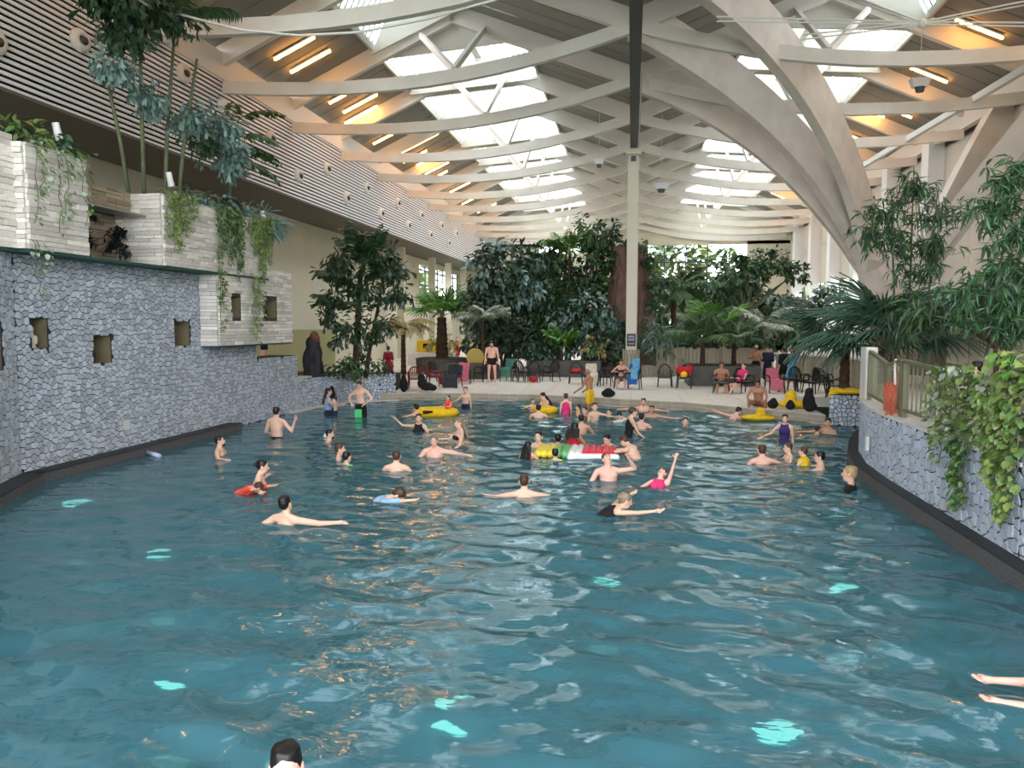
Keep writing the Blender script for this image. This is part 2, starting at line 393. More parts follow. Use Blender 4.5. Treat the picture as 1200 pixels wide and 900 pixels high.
mosaic(wall_left, bo, bu, BW, 3.99, .105, 12, CHIPL, lambda y, z: -y, [slit], 60)
# dark gutter ledge along its foot
lg = MB(); lt = MB(); ldo = []
LP = [(-10.4, 18.6), (-10.4, 11.7), (-9.86, 10.4), (-8.6, 7.6), (-8.0, -4)]
for (a, b), (c, d) in zip(LP, LP[1:]):
    u = Vector((c-a, d-b, 0)); n = Vector((u.y, -u.x, 0)).normalized(); n = n if n.x > 0 else -n
    w = .38; p, q = Vector((a, b, 0)), Vector((c, d, 0))
    lg.add([p, q, q+n*w, p+n*w]+[v+Vector((0, 0, .15)) for v in (p, q, q+n*w, p+n*w)]+[v+Vector((0, 0, -.5)) for v in (p, q, q+n*w, p+n*w)], [(4, 5, 6, 7), (8, 9, 10, 11), (11, 10, 6, 7), (8, 11, 7, 4), (9, 10, 6, 5)])
    lt.add([v+Vector((0, 0, .152)) for v in (p, q, q+n*w, p+n*w)]+[v+Vector((0, 0, .17)) for v in (p, q, q+n*w, p+n*w)], [(4, 5, 6, 7), (3, 2, 6, 7), (0, 3, 7, 4), (2, 1, 5, 6)])
trim_l = struct('trim_left_ledge', lg, LEDGE); lt.build('gutter_cover', GRATE, trim_l)
# back planter wall with stepped tops
PW = [(-10.45, 22.3), (-10.3, 23.7), (-9.8, 25.8), (-8.8, 26.25), (-8.35, 26.6)]
pw = MB()
pw.prism([(-10.9, 22.2)]+PW+[(-8.6, 27.2), (-9.2, 26.7), (-10.2, 26.2), (-10.75, 23.9)], -1.2, 1.0)
pw.prism([(-13.5, 22.2), (-10.9, 22.2), (-10.75, 23.9), (-10.2, 26.2), (-9.2, 26.7), (-8.6, 27.2), (-8.9, 29), (-13.5, 29)], -.2, .85, 1)
wall_planter = struct('wall_planter', pw, [GROUT, SOIL])
for (a, b), (c, d) in zip(PW, PW[1:]):
    w = Vector((c-a, d-b, 0)).length
    mosaic(wall_planter, (c, d, 0), (a-c, b-d, 0), w, .99, .105, 14, CHIPL, lambda y, z: -y, (), 20)
cp = MB(); cp.prism([(-10.9, 22.2), (-10.42, 22.3), (-10.27, 23.7), (-10.7, 23.9)], 1.0, 1.05); cp.build('coping', COPE, wall_planter)
el = MB()
for (a, b), (c, d) in zip(PW, PW[1:]): el.bar((a+.08, b-.05, .01), (c+.08, d-.05, .01), .22, .05)
el.build('white_edge_step', COPE, wall_planter)
sg = thing('wall_sign', 'pair of small white square signs on the back planter wall', 'sign', (-9.3, 25.95, .75))
SIGNW = mat('sign_white', (214, 214, 206), .5)
for i in (0, 1):
    x = -9.42+i*.22; f = frame(Vector((1, .45, 0)))
    pl = piece('plate', SIGNW, sg, (x, 25.92+i*.1, .78), (.18, .02, .2), f)
    piece('pictogram', mat('sign_grey', (150, 150, 148), .6), sg, (x+.004, 25.905+i*.1, .78), (.09, .012, .11), f)
tag(piece('access_plate', SIGNW, None, (-10.385, 14.5, .64), (.04, .18, .2)), 'small white square plate on the left mosaic wall', 'plate')
tag(piece('access_plate', SIGNW, None, (4.16, 14.35, .62), (.05, .1, .24)), 'narrow white plate low on the right mosaic wall', 'plate')

# right mosaic wall, low curved part with coping and tall near part
RH = 1.2; TH = 2.15
wr = MB(); cpm = MB()
rr_ = [(4.17, 8.9)]+RWALL[1:]
back = [(x+.5, y) for x, y in rr_]
wr.prism(list(reversed(back))+rr_, -1.4, RH)
wr.prism([(4.17, -4), (4.9, -4), (4.9, 8.9), (4.17, 8.9)], -1.4, TH)
wall_right = struct('wall_right', wr, GROUT)
cpm.prism(list(reversed([(x+.45, y) for x, y in rr_]))+[(x-.03, y) for x, y in rr_], RH, RH+.05); cpm.build('coping', COPE, wall_right)
mosaic(wall_right, (4.17, 8.9, 0), (0, -1, 0), 12.9, TH, .125, 21, CHIPR, lambda y, z: -abs(y-8.2), (), 150, sh=1)
mosaic(wall_right, (4.17, 13.2, 0), (0, -1, 0), 4.3, RH, .125, 22, CHIPR, lambda y, z: -y, (), 140, sh=1)
for (a, b), (c, d) in zip(RWALL[1:], RWALL[2:]):
    mosaic(wall_right, (c, d, 0), (a-c, b-d, 0), Vector((c-a, d-b, 0)).length, RH, .12, 23, CHIPR, lambda y, z: -y, (), 4, sh=1)
lg = MB(); lt = MB(); RL = RWALL[:-1]
for (a, b), (c, d) in zip(RL, RL[1:]):
    w = .22; lg.add([(a, b, -.5), (c, d, -.5), (c-w, d, -.5), (a-w, b, -.5), (a, b, .2), (c, d, .2), (c-w, d, .2), (a-w, b, .2)], [(4, 5, 6, 7), (2, 3, 7, 6), (0, 4, 7, 3), (1, 2, 6, 5)])
    lt.add([(a, b, .202), (c, d, .202), (c-w, d, .202), (a-w, b, .202), (a, b, .222), (c, d, .222), (c-w, d, .222), (a-w, b, .222)], [(4, 5, 6, 7), (2, 3, 7, 6)])
trim_r = struct('trim_right_ledge', lg, LEDGE); lt.build('gutter_cover', GRATE, trim_r)
# terrace floor behind the right wall and the low dark block at the far right corner of the pool
tf = MB(); tf.prism([(4.6, -4), (14, -4), (14, 21.5), (6.7, 21.5), (5.4, 17.6), (4.7, 14.6), (4.6, 13.2)], -.1, RH-.02); struct('floor_terrace', tf, DECK)
bl = MB(); bl.prism([(5.3, 21.7), (6.6, 21.5), (7.4, 23.6), (5.9, 23.6)], -1.2, .84); wall_block = struct('wall_corner_block', bl, GROUT)
mosaic(wall_block, (6.6, 21.5, 0), (-1.3, .2, 0), 1.31, .83, .105, 31, CHIPL, lambda y, z: -y, (), 60, sh=0)
mosaic(wall_block, (5.3, 21.7, 0), (.6, 1.9, 0), 1.98, .83, .105, 32, CHIPL, lambda y, z: -y, (), 40, sh=1)

# ================================================================ stacked-stone boxes on the left
def clad(parent, o, u, w, h, m, out, holes=(), row=.087, seed=1, lmin=.22, lmax=.62):
    rr = random.Random(seed); o = Vector(o); u = Vector(u).normalized(); n = Vector(out); M = Matrix((u, n, u.cross(n))).transposed()
    z = 0
    while z < h-.02:
        hh = min(row*rr.uniform(.75, 1.25), h-z); x = 0
        while x < w-.01:
            l = min(rr.uniform(lmin, lmax), w-x)
            if w-x-l < .12: l = w-x
            segs = [(x, x+l)]
            for a, b, c, d in holes:
                if z+hh > c+.01 and z < d-.01:
                    ns = []
                    for s, e in segs:
                        if e <= a or s >= b: ns.append((s, e)); continue
                        if s < a-.03: ns.append((s, a))
                        if e > b+.03: ns.append((b, e))
                    segs = ns
            for s, e in segs:
                pr = rr.uniform(.01, .055)
                piece('stone', m, parent, o+u*(s+e)/2+Vector((0, 0, z+hh/2))+n*(pr/2), (e-s-.008, pr+.02, hh-.008), M)
            x += l
        z += hh
CORE = mat('stone_core', (70, 66, 62), .9)
def stone_box(name, label, x0, x1, y0, y1, z0, z1, m=STONE, front_holes=(), seed=1, sides=True, lip=True):
    t = thing(name, label, 'stone planter' if not front_holes else 'stone box', ((x0+x1)/2, (y0+y1)/2, z0))
    b = MB()
    if front_holes: wall_holes(b, (x1, y1, 0), (0, -1, 0), y1-y0, z0, z1, x1-x0-.01, front_holes)
    else: b.box(((x0+x1)/2, (y0+y1)/2, (z0+z1)/2), (x1-x0-.02, y1-y0-.02, z1-z0-.01))
    b.build('core', CORE, t)
    clad(t, (x1, y1, z0), (0, -1, 0), y1-y0, z1-z0, m, (1, 0, 0), front_holes, seed=seed)
    if sides: clad(t, (x0, y0, z0), (1, 0, 0), x1-x0, z1-z0, m, (0, -1, 0), seed=seed+50)
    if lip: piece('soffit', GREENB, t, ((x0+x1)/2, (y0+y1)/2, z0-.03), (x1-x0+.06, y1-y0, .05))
    return t
boxA = stone_box('stone_box', 'pale stacked-stone planter box left of the waterfall recess', -11.6, -9.9, 11.5, 12.93, 3.98, 5.72, seed=3)
boxB = stone_box('stone_box', 'large pale stacked-stone planter box right of the waterfall recess', -11.6, -9.9, 15.25, 20.03, 3.98, 5.5, seed=4)
box0 = stone_box('stone_box', 'stacked-stone planter box cut by the left edge of the photo', -11.6, -10.1, 8.6, 11.48, 3.98, 5.85, seed=5)
CW = [(21.5-18.55, 21.5-18.02, .70, 1.23), (21.5-20.6, 21.5-19.72, .70, 1.23)]
boxC = stone_box('stone_box', 'lower stacked-stone box with two square windows hanging over the pool', -10.37, -9.93, 17.42, 21.5, 2.2, 4.23, front_holes=CW, seed=6, lip=False)
for q in CW: niche(boxC, (-9.93, 21.5, 2.2), (0, -1, 0), q, 2.2, .42)
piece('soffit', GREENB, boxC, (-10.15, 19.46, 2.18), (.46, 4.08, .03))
rec = thing('waterfall_recess', 'stone-lined waterfall recess with a metal spout lip between two boxes', 'waterfall', (-10.9, 14.1, 3.98))
MB().box((-11.25, 14.1, 4.75), (.5, 2.34, 1.55)).build('core', CORE, rec)
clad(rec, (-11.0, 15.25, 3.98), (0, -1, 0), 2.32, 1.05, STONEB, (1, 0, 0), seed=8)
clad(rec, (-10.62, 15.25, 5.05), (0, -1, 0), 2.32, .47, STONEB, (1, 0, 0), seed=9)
piece('lintel', CORE, rec, (-10.85, 14.1, 5.29), (.45, 2.32, .46))
piece('spout_lip', mat('spout_metal', (150, 146, 136), .4), rec, (-10.5, 14.1, 5.03), (.5, 2.3, .035))
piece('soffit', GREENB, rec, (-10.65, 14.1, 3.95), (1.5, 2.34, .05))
MB().box((-10.95, 14.1, 4.9), (.1, .9, .12)).build('spout_slot', BLACK, rec)

# ================================================================ left upper gallery: slatted parapet, soffit, back wall
sl = MB(); sl.box((-14.25, 35, 9.7), (.1, 86, 3.4)); sl_wall = struct('wall_left_gallery', sl, BLACK)
z = 8.04
while z < 11.25:
    piece('slat', SLATW, sl_wall, (-14.08, 35, z+.043), (.05, 86, .082)); z += .152
MB().box((-15.6, 35, 8.0), (3.2, 86, .08)).build('soffit', SOFFIT, sl_wall)
bw = MB(); bw.box((-16.9, 26, 5.5), (.2, 68, 11)); bw.box((-16.9, 76, 5.5), (.2, 4, 11)); bw.box((-16.9, 67, 2.2), (.2, 14, 3.2)); bw.box((-16.9, 67, 8.5), (.2, 14, 2)); bw.box((-16, 75.2, 5.5), (2.4, .3, 11))
for y in (51.2, 59.5, 65, 71): bw.box((-15.6, y, 4.2), (.5, .5, 7.6))
struct('wall_left_back', bw, BEIGE)
wn = thing('window_1', None, None, (-16.9, 67, 3.8)); wn['kind'] = 'structure'
MB().box((-16.9, 67, 5.6), (.03, 14, 3.8)).build('pane', GLASS, wn)
for i in range(0, 8): piece('mullion', DARKST, wn, (-16.85, 60+i*2, 5.6), (.1, .14, 3.8))
for z in (4.6, 5.9, 7.1): piece('mullion', DARKST, wn, (-16.85, 67, z), (.1, 14, .12))
hd = MB(); hd.box((-16.4, 31.5, 1.35), (.5, 18, 2.2)); struct('wall_olive_dado', hd, mat('olive_plaster', (150, 146, 104), .85, .05, 1))

# ================================================================ roof
TY = [20+5.5*i for i in range(-5, 11)]
EZ, RZ, VZ, RX = 12.0, 15.1, 12.3, 7.2
def roof_z(x):
    a = abs(x)
    return RZ-(RZ-VZ)*(RX-a)/RX if a < RX else RZ-(RZ-EZ)*(a-RX)/(14-RX)
ceil = bpy.data.objects.new('ceiling', None); COL.objects.link(ceil); ceil['kind'] = 'structure'
def slope_board(xa, xb, y0, y1, m, name='ceiling_board', off=.38, th=.06):
    za, zb = roof_z(xa), roof_z(xb)
    pbar(name, m, ceil, (xa, (y0+y1)/2, za+off), (xb, (y0+y1)/2, zb+off), y1-y0-.06, th)
roofout = MB()
for s in (-1, 1):
    for k, y in enumerate(TY):
        near = y; farr = y+5.5
        nb = 5
        for j in range(nb):
            a = near+5.5*j/nb; b = near+5.5*(j+1)/nb
            inner = y > 30
            slope_board(s*14.4, s*10.5, a, b, BOARD)
            slope_board(s*0.05, s*(4.4 if inner else 7.15), a, b, BOARD)
    for (xa, xb) in ((14.4, 10.5), (4.4, 0)):
        roofout.bar((s*xa, 33, roof_z(xa)+.5), (s*xb, 33, roof_z(xb)+.5), 83, .12)
    roofout.bar((s*7.2, 10.5, RZ+.5), (s*4.3, 10.5, roof_z(4.3)+.5), 38, .12)
roofout.build('roof_deck', DARKST, ceil)
# glazed strips either side of each ridge
BARM = mat('white_glazing_bar', (214, 214, 210), .5)
CURB = mat('pale_curb', (196, 194, 184), .7)
for s in (-1, 1):
    for k, y in enumerate(TY):
        # raised lantern: steep glazed outer side, inner side boarded near the front and glazed further back
        w = bpy.data.objects.new('window_%d' % (4+k*2+(s > 0)), None); COL.objects.link(w); w.location = (s*8.5, y+2.75, 14); w['kind'] = 'structure'
        inner = y > 30; A = (10.5, roof_z(10.5)+.35); B = (8.9, 17.1); Cc = (4.4, roof_z(4.4)+.4) if inner else (7.0, roof_z(7.0)+.4)
        P = lambda q, yy, o=0: Vector((s*q[0], yy, q[1]+o))
        pbar('pane', GLASS, w, P(A, y+2.75, .04), P(B, y+2.75, .04), 4.9, .012)
        if inner: pbar('pane', GLASS, w, P(B, y+2.75, .04), P(Cc, y+2.75, .04), 4.9, .012)
        else:
            for j in range(5): pbar('board', CURB, w, P(B, y+.75+j, .02), P(Cc, y+.75+j, .02), .97, .05)
        for j in range(13):
            yy = y+.4+4.7*j/12
            pbar('glazing_bar', BARM, w, P(A, yy), P(B, yy), .11, .1)
            if inner and j % 2 == 0: pbar('glazing_bar', BARM, w, P(B, yy), P(Cc, yy), .11, .09)
        for yy in (y+.3, y+5.2): MB().add([P(A, yy-.05, -.4), P(B, yy-.05), P(Cc, yy-.05, -.4), P(A, yy+.05, -.4), P(B, yy+.05), P(Cc, yy+.05, -.4)], [(0, 1, 2), (5, 4, 3), (0, 3, 4, 1), (1, 4, 5, 2), (2, 5, 3, 0)]).build('cheek', CURB, w)
        for q in (A, B, Cc): pbar('curb', CURB, w, P(q, y+.2, -.06), P(q, y+5.3, -.06), .1, .26)
# ridge beams
for s in (-1, 1): pbar('ridge_beam', TIMBER, ceil, (s*7.2, -8, RZ+.25), (s*7.2, 75, RZ+.25), .3, .5)
pbar('valley_beam', TIMBER, ceil, (0, -8, 12.35), (0, 75, 12.35), .34, .5)
for s in (-1, 1): pbar('wall_plate', TIMBER, ceil, (s*14.15, -8, 11.6), (s*14.15, 75, 11.6), .3, .9)

def chord_z(a): return 10.68+.22*((a-9.5)/4.5)**2 if a > 9.5 else 10.68+1.5*((9.5-a)/9.5)**2
def sweep(pts, w, h, ups=None):
    mb = MB(); n = len(pts); V = []; pts = [Vector(p) for p in pts]
    for i, p in enumerate(pts):
        t = (pts[min(i+1, n-1)]-pts[max(i-1, 0)]).normalized(); side = t.cross(Vector((0, 0, 1))).normalized(); up = side.cross(t)
        V += [p-side*w/2-up*h/2, p+side*w/2-up*h/2, p+side*w/2+up*h/2, p-side*w/2+up*h/2]
    F = [(0, 1, 2, 3)]+[(4*i+j, 4*i+4+j, 4*i+4+(j+1) % 4, 4*i+(j+1) % 4) for i in range(n-1) for j in range(4)]+[tuple(4*(n-1)+j for j in (3, 2, 1, 0))]
    return mb.add(V, F)
for k, y in enumerate(TY):
    vis = k-4
    lab = 'curved pale timber roof truss across the hall, %s from the camera' % ORD[k] if k else 'curved pale timber roof truss across the hall, right above the camera'
    t = thing('roof_truss', lab, 'roof truss', (0, y, 10.7), 'timber roof trusses')
    for s in (-1, 1):
        sweep([(s*a, y, chord_z(a)) for a in (.2, 1.2, 2.2, 3.3, 4.4, 5.5, 6.7, 8, 9.5, 11, 12.5, 14.05)], .22, .42).build('chord', TIMBER, t)
        pbar('rafter', TIMBER, t, (s*7.2, y, RZ), (s*14.2, y, EZ-.05), .24, .72)
        pbar('rafter', TIMBER, t, (s*7.2, y, RZ), (0, y, VZ), .24, .72)
        if y < 73:
            pbar('strut', TIMBER, t, (s*5.9, y, 11.1), (s*8.5, y+5.4, 14.3), .14, .2)
            pbar('strut', TIMBER, t, (s*5.9, y, 11.1), (s*5.9, y+5.4, 14.4), .14, .2)
# big arches from the foot on the right
def bez(a, b, c, n=22): return [((1-t)**2)*Vector(a)+2*t*(1-t)*Vector(b)+t*t*Vector(c) for t in [i/(n-1) for i in range(n)]]
def plan(x, y0): return y0+(32-y0)*x/9.3
FOOT = (9.35, 32, 4.9)
AR = [(20, 7.0, 12.1, 12.6, 'nearest the camera'), (25.5, 6.5, 10.3, 12.35, 'in the middle of the three'), (31, 5.8, 10.6, 12.4, 'furthest from the camera')]
for y0, cx, cz, z0, w in AR:
    pts = bez((0, y0, z0), (cx, plan(cx, y0), cz), FOOT)+[Vector((9.75, 32.1, 3.2)), Vector((10.0, 32.2, .2))]
    m = sweep(pts, .34, 1.5 if y0 == 20 else 1.3).build('arch_beam', ARCHM); tag(m, 'great curved glulam arch sweeping down to the right, %s' % w, 'arch', 'left-leaning glulam arches')
for (tx, ty, cz, w) in ((14.2, 27.2, 10.3, 'front one'), (14.2, 33, 10.3, 'rear one')):
    pts = [Vector((10.3, 32.2, .2)), Vector((10.6, 32.1, 3.2))]+bez((11.0, 32, 4.9), (12.6, (32+ty)/2, 8.4), (tx, ty, 11.2))
    m = sweep(pts, .38, 1.0).build('arch_beam', ARCHM); tag(m, 'short glulam arch rising to the right wall, %s' % w, 'arch', 'right-leaning glulam arches')
tag(MB().prism([(9.3, 31.6), (11.4, 31.6), (11.4, 32.9), (9.3, 32.9)], .2, 2.0).build('arch_footing', ARCHM), 'pale footing block where the great arches meet', 'footing')
# centre column with the dark valley girder on it
col = thing('column', 'tall pale square steel column in the middle of the hall', 'column', (0, 36.5, DK))
piece('shaft', COLST, col, (0, 36.5, 5.95), (.5, .5, 9.2)); piece('cap_bracket', COLST, col, (0, 36.4, 10.6), (.72, .72, .3))
piece('cap_pin', DARKST, col, (0, 36.1, 10.25), (.22, .1, .22))
for i in range(4): piece('base_board', PALIS, col, (-.24+.16*i, 36.16, .9), (.145, .06, 1.3))
for i in range(4): piece('base_board', PALIS, col, (-.36, 36.24+.16*i, .9), (.06, .145, 1.3)); piece('base_board', PALIS, col, (.36, 36.24+.16*i, .9), (.06, .145, 1.3))
SGN = mat('dark_sign', (52, 48, 60), .5)
sgn = thing('column_sign', 'dark square sign with grey pictogram on the centre column', 'sign', (-.02, 36.2, 1.9))
piece('plate', SGN, sgn, (0, 36.22, 2.0), (.4, .03, .58)); piece('pictogram', mat('sign_lav', (150, 146, 160), .6), sgn, (0, 36.2, 2.09), (.26, .02, .24)); piece('pictogram_bar', mat('sign_lav2', (52, 48, 60), .6), sgn, (0, 36.185, 2.09), (.2, .02, .05)); piece('caption_bar', mat('sign_lav', (150, 146, 160), .6), sgn, (0, 36.2, 1.83), (.28, .02, .05))
gd = thing('valley_girder', 'dark grey steel girder running overhead to the centre column', 'girder', (0, 14, 10.6))
pbar('girder', DARKST, gd, (0.02, -8, 10.95), (0.02, 36.4, 10.95), .34, .5)
for y in TY[:8]: pbar('hanger', DARKST, gd, (0, y, 11.1), (0, y, 12.2), .14)
pbar('conduit', WHITE, gd, (.24, 25, 10.86), (.24, 36.4, 10.86), .05)

# walls on the right and at the far end
w = MB(); w.box((14.6, 33, 11.7), (.3, 84, 1.4)); wrh = struct('wall_right_hall', w, BEIGEW)
y = -8
while y < 75:
    for z0, z1 in ((-.1, 2.9), (2.93, 5.9), (5.93, 8.9), (8.93, 11.9)): 
        if not (48 < y < 70 and 2.9 < z0 < 5): piece('wall_panel', BEIGEW, wrh, (14.6, y+1.47, (z0+z1)/2), (.3, 2.93, z1-z0))
    y += 2.96
for y in (40, 46, 52, 58, 64, 70): piece('pilaster', WHITE, wrh, (14.1, y, 6), (.7, .9, 11.6))
wn = thing('window_2', None, None, (14.6, 59, 3)); wn['kind'] = 'structure'
MB().box((14.6, 59, 4.4), (.03, 21, 3)).build('pane', GLASS, wn)
for i in range(8): piece('mullion', DARKST, wn, (14.55, 49.5+i*2.8, 4.4), (.1, .09, 3))
fe = MB(); fe.box((0, 75.2, 10.8), (29, .3, 1.2)); fe.box((-12, 75.2, 5), (6, .3, 11)); fe.box((12.6, 75.2, 5), (4, .3, 11)); fe.box((0, 75.2, .8), (29, .3, 1.6)); fe.box((-5.5, 75.2, 5.6), (9, .3, 8))
for s in (-1, 1): fe.add([(s*14.2, 75.2, 11), (0, 75.2, 11), (0, 75.2, VZ+.4), (s*7.2, 75.2, RZ+.4), (s*14.2, 75.2, EZ+.4)], [(0, 1, 2, 3, 4)])
struct('wall_far', fe, BEIGE)
wn = thing('window_3', None, None, (1, 75.2, 1.6)); wn['kind'] = 'structure'
MB().box((1, 75.2, 5.9), (20, .03, 8.8)).build('pane', GLASS, wn)
for i in range(11): piece('mullion', DARKST, wn, (-9+i*2, 75.15, 5.9), (.1, .12, 8.8))
for z in (3.4, 5.2, 7.0, 8.6): piece('mullion', DARKST, wn, (1, 75.15, z), (20, .12, .1))

# ---------------------------------------------------------------- ceiling lamps (warm tubes on the outer slopes)
LP_ = [(-12.45, 27.75, 1.75), (-12.45, 29.2, 1.8), (-12.9, 33.3, 1.0), (-12.5, 34.9, 1.8), (-12.9, 36.1, 1.8), (-13.1, 40.3, 1.4), (-12.5, 42.1, 1.8), (-12.1, 43.6, 2.4), (-12.9, 45.4, 1.6), (-12.5, 47.1, 1.7), (-12.6, 49.5, 1.7), (-13, 51.2, 1.5), (-12.3, 53.8, 1.8), (-12.7, 56.5, 1.8), (-12.4, 59.3, 1.8), (-12.8, 61.6, 1.8), (-12.4, 64.6, 1.8), (-12.6, 67, 1.8), (-12.5, 22.0, 1.8), (-12.5, 16.8, 1.8), (-12.6, 11.5, 1.8), (-12.5, 7.5, 1.8),
 (11.6, 31.55, 1.75), (12.0, 30.2, 1.75), (12.1, 35.15, 1.6), (11.7, 41.5, 1.3), (12.0, 42.8, 1.8), (12.6, 40.2, 1.2), (12.2, 46, 1.8), (11.8, 48.2, 1.8), (12.3, 51.6, 1.8), (11.9, 53.9, 1.8), (12.3, 57.3, 1.8), (11.9, 60, 1.8), (12.2, 63, 1.8), (12, 66.5, 1.8), (12.1, 24.5, 1.8), (11.8, 22.5, 1.8), (12.1, 17.5, 1.8), (12, 11.5, 1.8), (12, 6.5, 1.8)]
for i, (x, y, l) in enumerate(sorted(LP_, key=lambda q: (q[0] > 0, q[1]))):
    s = 1 if x > 0 else -1
    side = 'left' if s < 0 else 'right'; k = i if s < 0 else i-22
    t = thing('ceiling_lamp', 'warm glowing tube lamp under the %s roof slope, %s counted from the near end' % (side, (ORD+['twenty-first', 'twenty-second'])[k] if k else 'nearest, first'), 'lamp', (x, y, roof_z(x)+.3), 'tube lamps under the %s roof slope' % side)
    a, b = x-l/2*.9, x+l/2*.9
    pbar('tube', LAMP, t, (a, y, roof_z(a)+.2), (b, y, roof_z(b)+.2), .1, .07)
    pbar('housing', WHITE, t, (a, y, roof_z(a)+.27), (b, y, roof_z(b)+.27), .14, .06)

# ---------------------------------------------------------------- air nozzles on the slatted wall
NZ = [(15.6, 8.97), (18.35, 9.96), (23.0, 10.6), (20.9, 8.97), (26.4, 8.97), (28.9, 9.96), (31.4, 9.0), (34.5, 9.9), (36.95, 8.96), (39.9, 9.96), (42.3, 8.96), (45.4, 10.0), (47.6, 8.96), (50.6, 10.0), (52.9, 8.96), (56.1, 10.0), (58.3, 8.96), (61, 10.0)]
nm = MB(); prof = [(.29, 0), (.31, .04), (.28, .1), (.2, .16), (.12, .17), (.1, .1)]
V = []; n = 20
for r, d in prof: V += [(d, r*cos(2*pi*j/n), r*sin(2*pi*j/n)) for j in range(n)]
nm.add(V, [(i*n+j, i*n+(j+1) % n, (i+1)*n+(j+1) % n, (i+1)*n+j) for i in range(len(prof)-1) for j in range(n)])
nme = nm.mesh('rim', mat('nozzle_white', (216, 210, 202), .5), True); hub = MB().tube([(.02, 0, 0), (.2, .03, -.03)], [.11, .1], 14).mesh('throat', mat('nozzle_throat', (70, 66, 64), .6), True)
for i, (y, z) in enumerate(NZ):
    t = thing('air_nozzle', 'round white air nozzle on the slatted wall, %s from the camera' % ORD[i], 'air vent', (-14.05, y, z), 'air nozzles on the slatted wall')
    for me in (nme, hub): o = bpy.data.objects.new(me.name, me); COL.objects.link(o); o.parent = t
    t.rotation_euler = (0, 0, radians(-12))
# ---------------------------------------------------------------- tie rods, cable, hanging devices
ROD = mat('rod_white', (206, 204, 198), .4)
tr = thing('tie_rods', 'star of thin white double tension rods under the right roof', 'tension rods', (7.35, 22, 10.5))
nd = Vector((7.35, 22, 10.52))
for e in ((2.17, 22, 10.93), (11.8, 22, 10.2), (4.4, 22, 10.33), (11.4, 22, 11.1), (4.6, 22, 11.7)):
    e = Vector(e); 
    for o in (-.06, .06):
        q = Vector((0, 0, o)); MB().tube([nd+q*.5, e+q], .022, 6).build('rod', ROD, tr)
MB().ell(nd, (.12, .1, .12)).build('node', ROD, tr)
cb = MB(); cp_ = [(-13.9, 17, 10.9), (-12.58, 17, 10.33), (-10.32, 17, 9.85), (-8.96, 17, 9.45), (-7.52, 17, 9.24), (-6.11, 17, 9.23), (-4.53, 17, 9.43), (-3.01, 17, 9.74), (-.3, 17, 10.6)]
cb.tube(cp_, .028, 6); tag(cb.build('sagging_cable', ROD, smooth=True), 'thin white cable sagging under the left roof bay', 'cable')
pbar('light_rail', TIMBER, tag(thing('light_rail', 'white diagonal light rail below the right roof slope', 'rail', (11.5, 34, 10)), None), (11.2, 43.5, 10.6), (12.6, 26.5, 11.0), .18, .24)
def hang(p, ztop, lab, w=.42):
    t = thing('hanging_speaker', lab, 'speaker', p); x, y, z = p; b = MB()
    V = [(-w*.5, -w*.3, .16), (w*.5, -w*.3, .16), (w*.5, w*.3, .16), (-w*.5, w*.3, .16), (-w*.36, -w*.22, -.12), (w*.36, -w*.22, -.12), (w*.36, w*.22, -.12), (-w*.36, w*.22, -.12)]
    b.add([(x+a, y+c, z+d) for a, c, d in V], [(0, 1, 2, 3), (7, 6, 5, 4), (0, 4, 5, 1), (1, 5, 6, 2), (2, 6, 7, 3), (3, 7, 4, 0)]); b.build('housing', mat('cool_white', (216, 220, 226), .4), t)
    MB().tube([(x, y-.02, z-.12), (x, y-.02, z-.28)], [w*.26, w*.2], 12).build('lens', DARKST, t); MB().tube([(x, y, z+.15), (x, y, ztop)], .012, 5).build('cord', ROD, t)
hang((9.37, 28, 10.7), 13.6, 'white box speaker hanging on a cord under the right roof', .62)
hang((1.4, 40, 9.62), 13.3, 'white box speaker hanging just right of the centre column', .8)
hang((-1.72, 40, 10.94), 13.4, 'small white box speaker hanging just left of the centre column', .5)
# ================================================================ plants
def leaf_shape(w=.5, bend=.25):
    """leaf along +x, length 1: 6 triangles with a folded, drooping blade"""
    return [(0, 0, 0), (.35, w/2, .03), (.35, 0, -.02), (.35, -w/2, .03), (.72, w*.36, -bend*.4+.02), (.72, 0, -bend*.4-.02), (.72, -w*.36, -bend*.4+.02), (1, 0, -bend)], [(0, 2, 1), (0, 3, 2), (1, 2, 5, 4), (2, 3, 6, 5), (4, 5, 7), (5, 6, 7)]
LEAF_OVAL = leaf_shape(.5, .3); LEAF_NARROW = leaf_shape(.17, .35); LEAF_HEART = leaf_shape(.8, .3)
LEAF_FISH = ([(0, 0, 0), (.5, .13, .03), (1, .24, -.16), (.85, .06, -.1), (1.05, -.08, -.2), (.8, -.13, -.08), (.5, -.08, .02)], [(0, 6, 1), (1, 6, 5, 3), (1, 3, 2), (3, 5, 4)])
def put_leaf(mb, L, p, d, size, roll, mi=0, flat=.0):
    M = frame(d, (0, 0, 1)); c, s = cos(roll), sin(roll); p = Vector(p)
    mb.add([p+(M @ Vector((x, y*c-z*s, y*s+z*c)))*size for x, y, z in L[0]], L[1], mi)
def rdir(rr, zmin=-1., zmax=1.):
    z = rr.uniform(zmin, zmax); a = rr.uniform(0, 2*pi); q = sqrt(max(0, 1-z*z)); return Vector((q*cos(a), q*sin(a), z))
